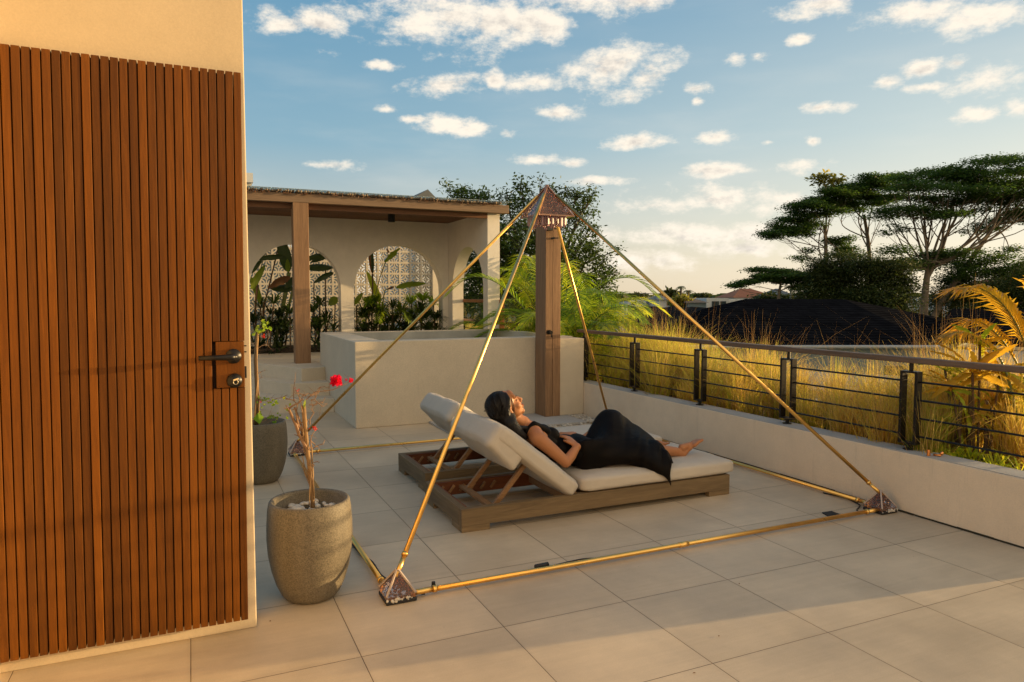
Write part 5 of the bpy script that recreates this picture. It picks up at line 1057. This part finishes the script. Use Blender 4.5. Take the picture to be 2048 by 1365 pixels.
sl_r = np.array(Euler((0, R(38), 0)).to_matrix())
q.ell(ch, (.13, .140, .090), 20, 12, sl_r); q.ell(ch+(sc_-ch)*.55, (.12, .145, .085), 20, 12, sl_r); q.ell(sc_, (.06, .150, .065), 20, 12, sl_r)
for s_ in (-1, 1): q.ell(ch+np.array([.040, .062*s_, .046]), (.052, .052, .046), 16, 10)
capsule(q, sc_+[0, -.1, .005], .052, shR, .050); capsule(q, sc_+[0, .1, .005], .052, shL, .050)
capsule(q, sc_+[-.005, 0, .01], .060, nb_, .050); capsule(q, nb_, .048, H(0, -.015, -.07), .047)
# head
q.ell(H(0, -.012, .030), (.074, .094, .086), 24, 16, HR); q.ell(H(0, .028, -.025), (.061, .066, .086), 20, 14, HR); q.ell(H(0, .022, -.070), (.052, .060, .036), 18, 12, HR)
q.ell(H(0, .070, -.093), (.024, .022, .020), 14, 10, HR); q.ell(H(0, .076, .028), (.048, .018, .020), 14, 10, HR); q.ell(H(0, .070, .050), (.050, .022, .03), 14, 10, HR)
for s_ in (-1, 1):
    q.ell(H(.036*s_, .060, -.030), (.026, .026, .026), 12, 8, HR); q.ell(H(.030*s_, .079, .000), (.014, .009, .009), 12, 8, HR); q.ell(H(.010*s_, .101, -.036), (.0085, .010, .007), 10, 8, HR)
    q.ell(H(.074*s_, -.006, -.012), (.009, .018, .030), 14, 10, HR); q.ell(H(.080*s_, -.014, -.008), (.006, .008, .026), 12, 8, HR); q.ell(H(.074*s_, .002, -.034), (.007, .009, .010), 10, 8, HR)
capsule(q, H(0, .090, .014), .0075, H(0, .112, -.026), .0105, 10)
q.ell(H(0, .093, -.059), (.020, .010, .0065), 12, 8, HR); q.ell(H(0, .091, -.071), (.018, .010, .007), 12, 8, HR)
# arms
elR = ZP(972, 512, 3.945); wrR = ZP(1036, 424, 4.00); chain(q, [shR, shR*.5+elR*.5+[0, 0, .004], elR], [.050, .043, .036]); chain(q, [elR, elR*.6+wrR*.4+[.006, 0, 0], wrR], [.036, .034, .0235])
elL = ZP(880, 430, 4.43); wrL = ZP(948, 362, 4.25); chain(q, [shL, elL], [.049, .037]); chain(q, [elL, elL*.6+wrL*.4, wrL], [.037, .034, .0235])
tips = []
def hand(q, w, d, pn, side, curl=.5, size=1.):
    """palm, four bent fingers of unequal length and a thumb from the side of the palm"""
    d = np.array(d, float); d /= np.linalg.norm(d); pn = np.array(pn, float); pn -= d*(pn@d); pn /= np.linalg.norm(pn); s_ = np.cross(d, pn)*side
    M3 = np.array([d, s_, pn]).T; q.ell(w+d*.045*size, (.048*size, .036*size, .014*size), 16, 10, M3); capsule(q, w-d*.005, .0225, w+d*.03, .018)
    for k, (o_, L_, sp_) in enumerate(((-.027, .066, -.14), (-.009, .076, -.04), (.009, .071, .05), (.026, .056, .16))):
        p = w+d*(.082-abs(o_)*.25)*size+s_*o_*size; dd = d+s_*sp_; dd /= np.linalg.norm(dd); a = .0; pts = [w+d*.05*size+s_*o_*.8, p]; c_ = p
        for j, fr in enumerate((.44, .32, .24)):
            a += curl*(.55, .9, .6)[j]; c_ = c_+(dd*math.cos(a)-pn*math.sin(a))*L_*fr*size; pts.append(c_)
        chain(q, pts, [.0095, .0088, .0080, .0073, .0062]); tips.append((c_, dd*math.cos(a)-pn*math.sin(a), dd*math.sin(a)+pn*math.cos(a)))
    p = w+d*.022-s_*.024; t1 = p+d*.030-s_*.020-pn*.004; t2 = t1+d*.028-s_*.004-pn*.010; chain(q, [p, t1, t2], [.0115, .0095, .0075])
hR = ZP(985, 384, 4.075)+[0, 0, .01]-wrR; hand(q, wrR, hR/np.linalg.norm(hR), (.35, -.45, .85), 1, .30)
hand(q, wrL, ZP(1030, 350, 4.17)-wrL, (.15, -.35, .95), -1, .85)
# legs
hpR = np.array([2.41, 4.085, .325]); knR = np.array([2.83, 4.055, .325]); anR = ZP(1578, 452, 4.06)
hpL = np.array([2.45, 4.25, .315]); knL = ZP(1234, 278, 4.28); anL = ZP(1452, 412, 4.33)
chain(q, [hpR, hpR*.5+knR*.5, knR], [.090, .078, .056]); chain(q, [knR, knR*.68+anR*.32-[0, 0, .006], anR], [.054, .053, .033])
chain(q, [hpL, hpL*.5+knL*.5, knL], [.076, .060, .050]); chain(q, [knL, knL*.68+anL*.32, anL], [.050, .050, .033])
def foot(q, an, heel, ball, toe, sdv):
    capsule(q, an, .032, heel, .027); capsule(q, an*.6+ball*.4+[0, 0, .006], .027, ball, .020); capsule(q, heel, .026, ball, .018); sdv = np.array(sdv, float)
    for o_ in (-.018, .018): capsule(q, heel*.35+ball*.65+sdv*o_*.6, .019, ball+sdv*o_*1.1, .015)
    dd = (toe-ball)/np.linalg.norm(toe-ball); res = []
    for k, (o_, L_, r_) in enumerate(((-.036, 1.0, .0125), (-.016, .98, .0088), (.000, .90, .0083), (.015, .80, .0078), (.029, .68, .0075))):
        b_ = ball+sdv*o_*.9; m_ = b_+dd*np.linalg.norm(toe-ball)*L_*.55+[0, 0, .004]; t_ = b_+dd*np.linalg.norm(toe-ball)*L_; chain(q, [b_, m_, t_], [r_*1.25, r_, r_*.9]); res.append(t_)
    return res
tR = foot(q, anR, ZP(1618, 470, 4.06), ZP(1672, 412, 4.06), ZP(1714, 384, 4.06), (.1, 1, 0))
tL = foot(q, anL, ZP(1450, 432, 4.33), ZP(1512, 412, 4.31), ZP(1545, 407, 4.30), (-.1, -1, .25))
body = fuse(q, 'body', M['skin'], wo, .0045, 5)
q = MB()
for t_ in tL: q.ell(t_+[.001, 0, .0045], (.006, .0055, .0035), 8, 6)
q.build('toenails', M['nail'], wo, smooth=True)
q = MB()
for c_, d_, n_ in tips: q.ell(c_+n_*.0050, (.005, .004, .003), 8, 6)
q.build('fingernails', M['nail'], wo, smooth=True)
# face: closed eyes, brows, lips
q = MB()
for s_ in (-1, 1):
    q.tube([H(.018*s_, .0875, .000), H(.030*s_, .0885, -.004), H(.042*s_, .080, .000)], .0012, 6); q.tube([H(.014*s_, .093, .019), H(.030*s_, .093, .025), H(.046*s_, .080, .020)], [.0018, .0026, .0012], 6)
q.build('eyelashes_and_brows', M['hair'], wo)
MB().ell(H(0, .1005, -.0605), (.017, .0045, .004), 12, 8, HR).ell(H(0, .0985, -.0705), (.015, .0045, .0045), 12, 8, HR).build('lips', plain('lip', (.40, .11, .06), .45, var=.05), wo, smooth=True)
# hair
q = MB(); q.ell(H(0, -.030, .036), (.083, .096, .091), 24, 16, HR); q.ell(H(0, -.046, -.012), (.074, .074, .082), 20, 14, HR); q.ell(H(0, .002, .086), (.056, .048, .028), 16, 10, HR); q.ell(H(0, -.076, .02), (.062, .052, .076), 18, 12, HR)
for s_ in (-1, 1): chain(q, [H(.026*s_, .046, .082), H(.064*s_, .036, .055), H(.077*s_, .010, .028), H(.078*s_, -.018, .008), H(.076*s_, -.040, -.03)], [.010, .013, .016, .020, .026])
chain(q, [H(.05, -.04, -.05), ZP(668, 300, 4.09), ZP(705, 345, 4.07), ZP(745, 372, 4.06)], [.055, .046, .036, .024])
chain(q, [H(-.02, -.04, -.06), ZP(690, 325, 4.16), ZP(735, 345, 4.14)], [.055, .045, .03])
for k in range(9):
    o_ = k*.011; chain(q, [ZP(700, 320, 4.08+o_), ZP(752, 322+k, 4.075+o_), ZP(815, 312+1.5*k, 4.09+o_*.8), ZP(872, 326+2*k, 4.11+o_*.5), ZP(918+rnd.uniform(-12, 10), 352+3*k, 4.12+o_*.3)], [.018, .013, .011, .009, .004])
hair = fuse(q, 'hair', M['hair'], wo, .005, 3)
q = MB()
def scalp(s_, f_, g_=1.015):
    k = 1-((f_+.030)/.096)**2-(s_/.083)**2
    return H(s_*g_, -.030+(f_+.030)*g_, .036+.091*g_*math.sqrt(max(k, .02))) if k > .02 else H(.084*np.sign(s_), f_, .040)
for k in range(110):
    sg = rnd.choice((-1, 1)); f0_ = rnd.uniform(-.11, .035); pts = []
    for m_ in range(6): pts.append(scalp(sg*(.006+.074*m_/5), f0_-.010*m_*(1 if f0_ > -.05 else .3)+rnd.uniform(-.002, .002)))
    pts.append(H(sg*.088, max(-.10, f0_-.065), .005)); q.tube(pts, [.0006, .0012, .0014, .0014, .0012, .001, .0006], 4)
for k in range(5): q.tube([H(.060, .056, .052), H(.070, .046-.003*k, .022), H(.0725, .034-.004*k, -.012), H(.070, .016-.004*k, -.042)], [.0010, .0012, .0012, .0006], 4)
q.build('hair_strands', M['hair'], hair)
# dress: bodice close to the torso
q = MB(); e = .010
q.ell(pel, (.115+e, .168+e, .100+e), 24, 14); q.ell(pel+[.03, -.078, 0], (.10+e, .088+e, .085+e), 16, 10); q.ell(pel+[.03, .078, 0], (.10+e, .088+e, .085+e), 16, 10)
q.ell(wai, (.085+e, .127+e, .085+e), 20, 12); q.ell((pel+wai)/2, (.10+e, .142+e, .088+e), 20, 12); q.ell(ch, (.13+e*.6, .142+e*.6, .090+e), 24, 14, sl_r); q.ell(ch+(sc_-ch)*.45, (.105, .137, .088), 20, 12, sl_r)
for s_ in (-1, 1):
    q.ell(ch+np.array([.040, .062*s_, .046]), (.052+e, .052+e, .046+e), 16, 10)
    chain(q, [ch+np.array([-.01, .095*s_, .085]), sc_+np.array([.0, .100*s_, .060]), sc_+np.array([-.045, .095*s_, .018])], [.030, .020, .022])
fuse(q, 'dress_bodice', M['dress2'], wo, .005, 4)
# skirt: draped over the raised left knee and the outstretched right leg, its hem hanging over the cushion edge
kt = ZP(1226, 226, 4.28)
def curve(P_, n): 
    s_ = np.array(spline(P_, 8)); L_ = np.r_[0, np.cumsum(np.linalg.norm(np.diff(s_, axis=0), axis=1))]; t_ = np.linspace(0, L_[-1], n); return np.array([np.interp(t_, L_, s_[:, k]) for k in range(3)]).T
NU, NV = 90, 64
Rg = curve([(2.27, 4.17, .455), ZP(1045, 398, 4.20), ZP(1082, 374, 4.23), ZP(1130, 294, 4.26), ZP(1180, 232, 4.275), kt, ZP(1273, 254, 4.28), ZP(1334, 296, 4.27), ZP(1400, 346, 4.25), ZP(1462, 398, 4.18), ZP(1525, 485, 4.05), ZP(1562, 530, 3.93)], NU)
Bn = curve([ZP(1040, 560, 4.0), ZP(1090, 566, 3.99), ZP(1145, 552, 3.985), ZP(1200, 534, 3.96), ZP(1300, 524, 3.93), ZP(1400, 545, 3.90), ZP(1480, 575, 3.868), ZP(1525, 608, 3.832), ZP(1550, 642, 3.815)], NU)
Fr = curve([(2.29, 4.36, .27), (2.42, 4.40, .26), (2.55, 4.44, .25), (2.68, 4.46, .25), (2.80, 4.45, .25), (2.90, 4.43, .26), ZP(1440, 395, 4.40), ZP(1462, 408, 4.36), ZP(1490, 440, 4.20), ZP(1530, 490, 4.02), ZP(1563, 540, 3.915)], NU)
v = []
for i in range(NU):
    u_ = i/(NU-1); r_, b_, f_ = Rg[i]+[0, 0, .005], Bn[i].copy(), Fr[i]; ip = lambda xs, ys: float(np.interp(u_, xs, ys))
    edge_ = ip([.62, .80], [0, 1]); b_[1] = b_[1]*(1-edge_)+3.806*edge_
    P1 = np.array([b_[0], b_[1]*(1-edge_)+3.811*edge_-.012*(1-edge_), ip([0, .62, .8, 1], [.36, .34, .268, .262])])
    P2 = np.array([r_[0]*.35+b_[0]*.65, ip([0, .5, .75, .9, 1], [4.01, 4.015, 3.99, 3.93, 3.87]), ip([0, .1, .35, .6, .8, .92, 1], [.435, .445, .432, .415, .395, .34, .275])])
    P3 = r_+np.array([0, -.085*ip([0, .8, 1], [1, .9, .2]), -.022*ip([0, .8, 1], [1, 1, .2])])
    P4 = r_+np.array([0, .052*ip([0, .8, 1], [1, .9, .1]), -.042*ip([0, .8, 1], [1, 1, .2])]); P5 = P4*.45+f_*.55+np.array([0, .03, .03])*ip([0, .8, 1], [1, .8, 0])
    sec = curve([b_, P1, P2, P3, r_, P4, P5, f_], NV)
    w_ = ip([0, .09], [.74, 1]); cen_ = np.array([sec[:, 0].mean()+(1-w_)*.12, 4.17, .34]); sec = cen_+(sec-cen_)*w_
    for j in range(NV):
        t_ = j/(NV-1); env = math.sin(math.pi*min(1, max(0, t_*1.02)))**.6; ph = u_*30+9*(1-t_)*u_
        fold = (math.sin(ph+2.2*math.sin(t_*3+u_*5))*.55+math.sin(ph*2.3+t_*6)*.3+math.sin(u_*9+t_*11)*.3); amp = ip([0, .15, .4, .6, 1], [.003, .006, .007, .013, .016])*env
        v.append(sec[j]+np.array([.15, -.85, .35])*(fold+.55)*amp)
f = [(i*NV+j, i*NV+j+1, (i+1)*NV+j+1, (i+1)*NV+j) for i in range(NU-1) for j in range(NV-1)]
sk = MB().add(v, f).build('dress_skirt', M['dress'], wo, smooth=True); m_ = sk.modifiers.new('thick', 'SOLIDIFY'); m_.thickness = .0025; m_.offset = 0
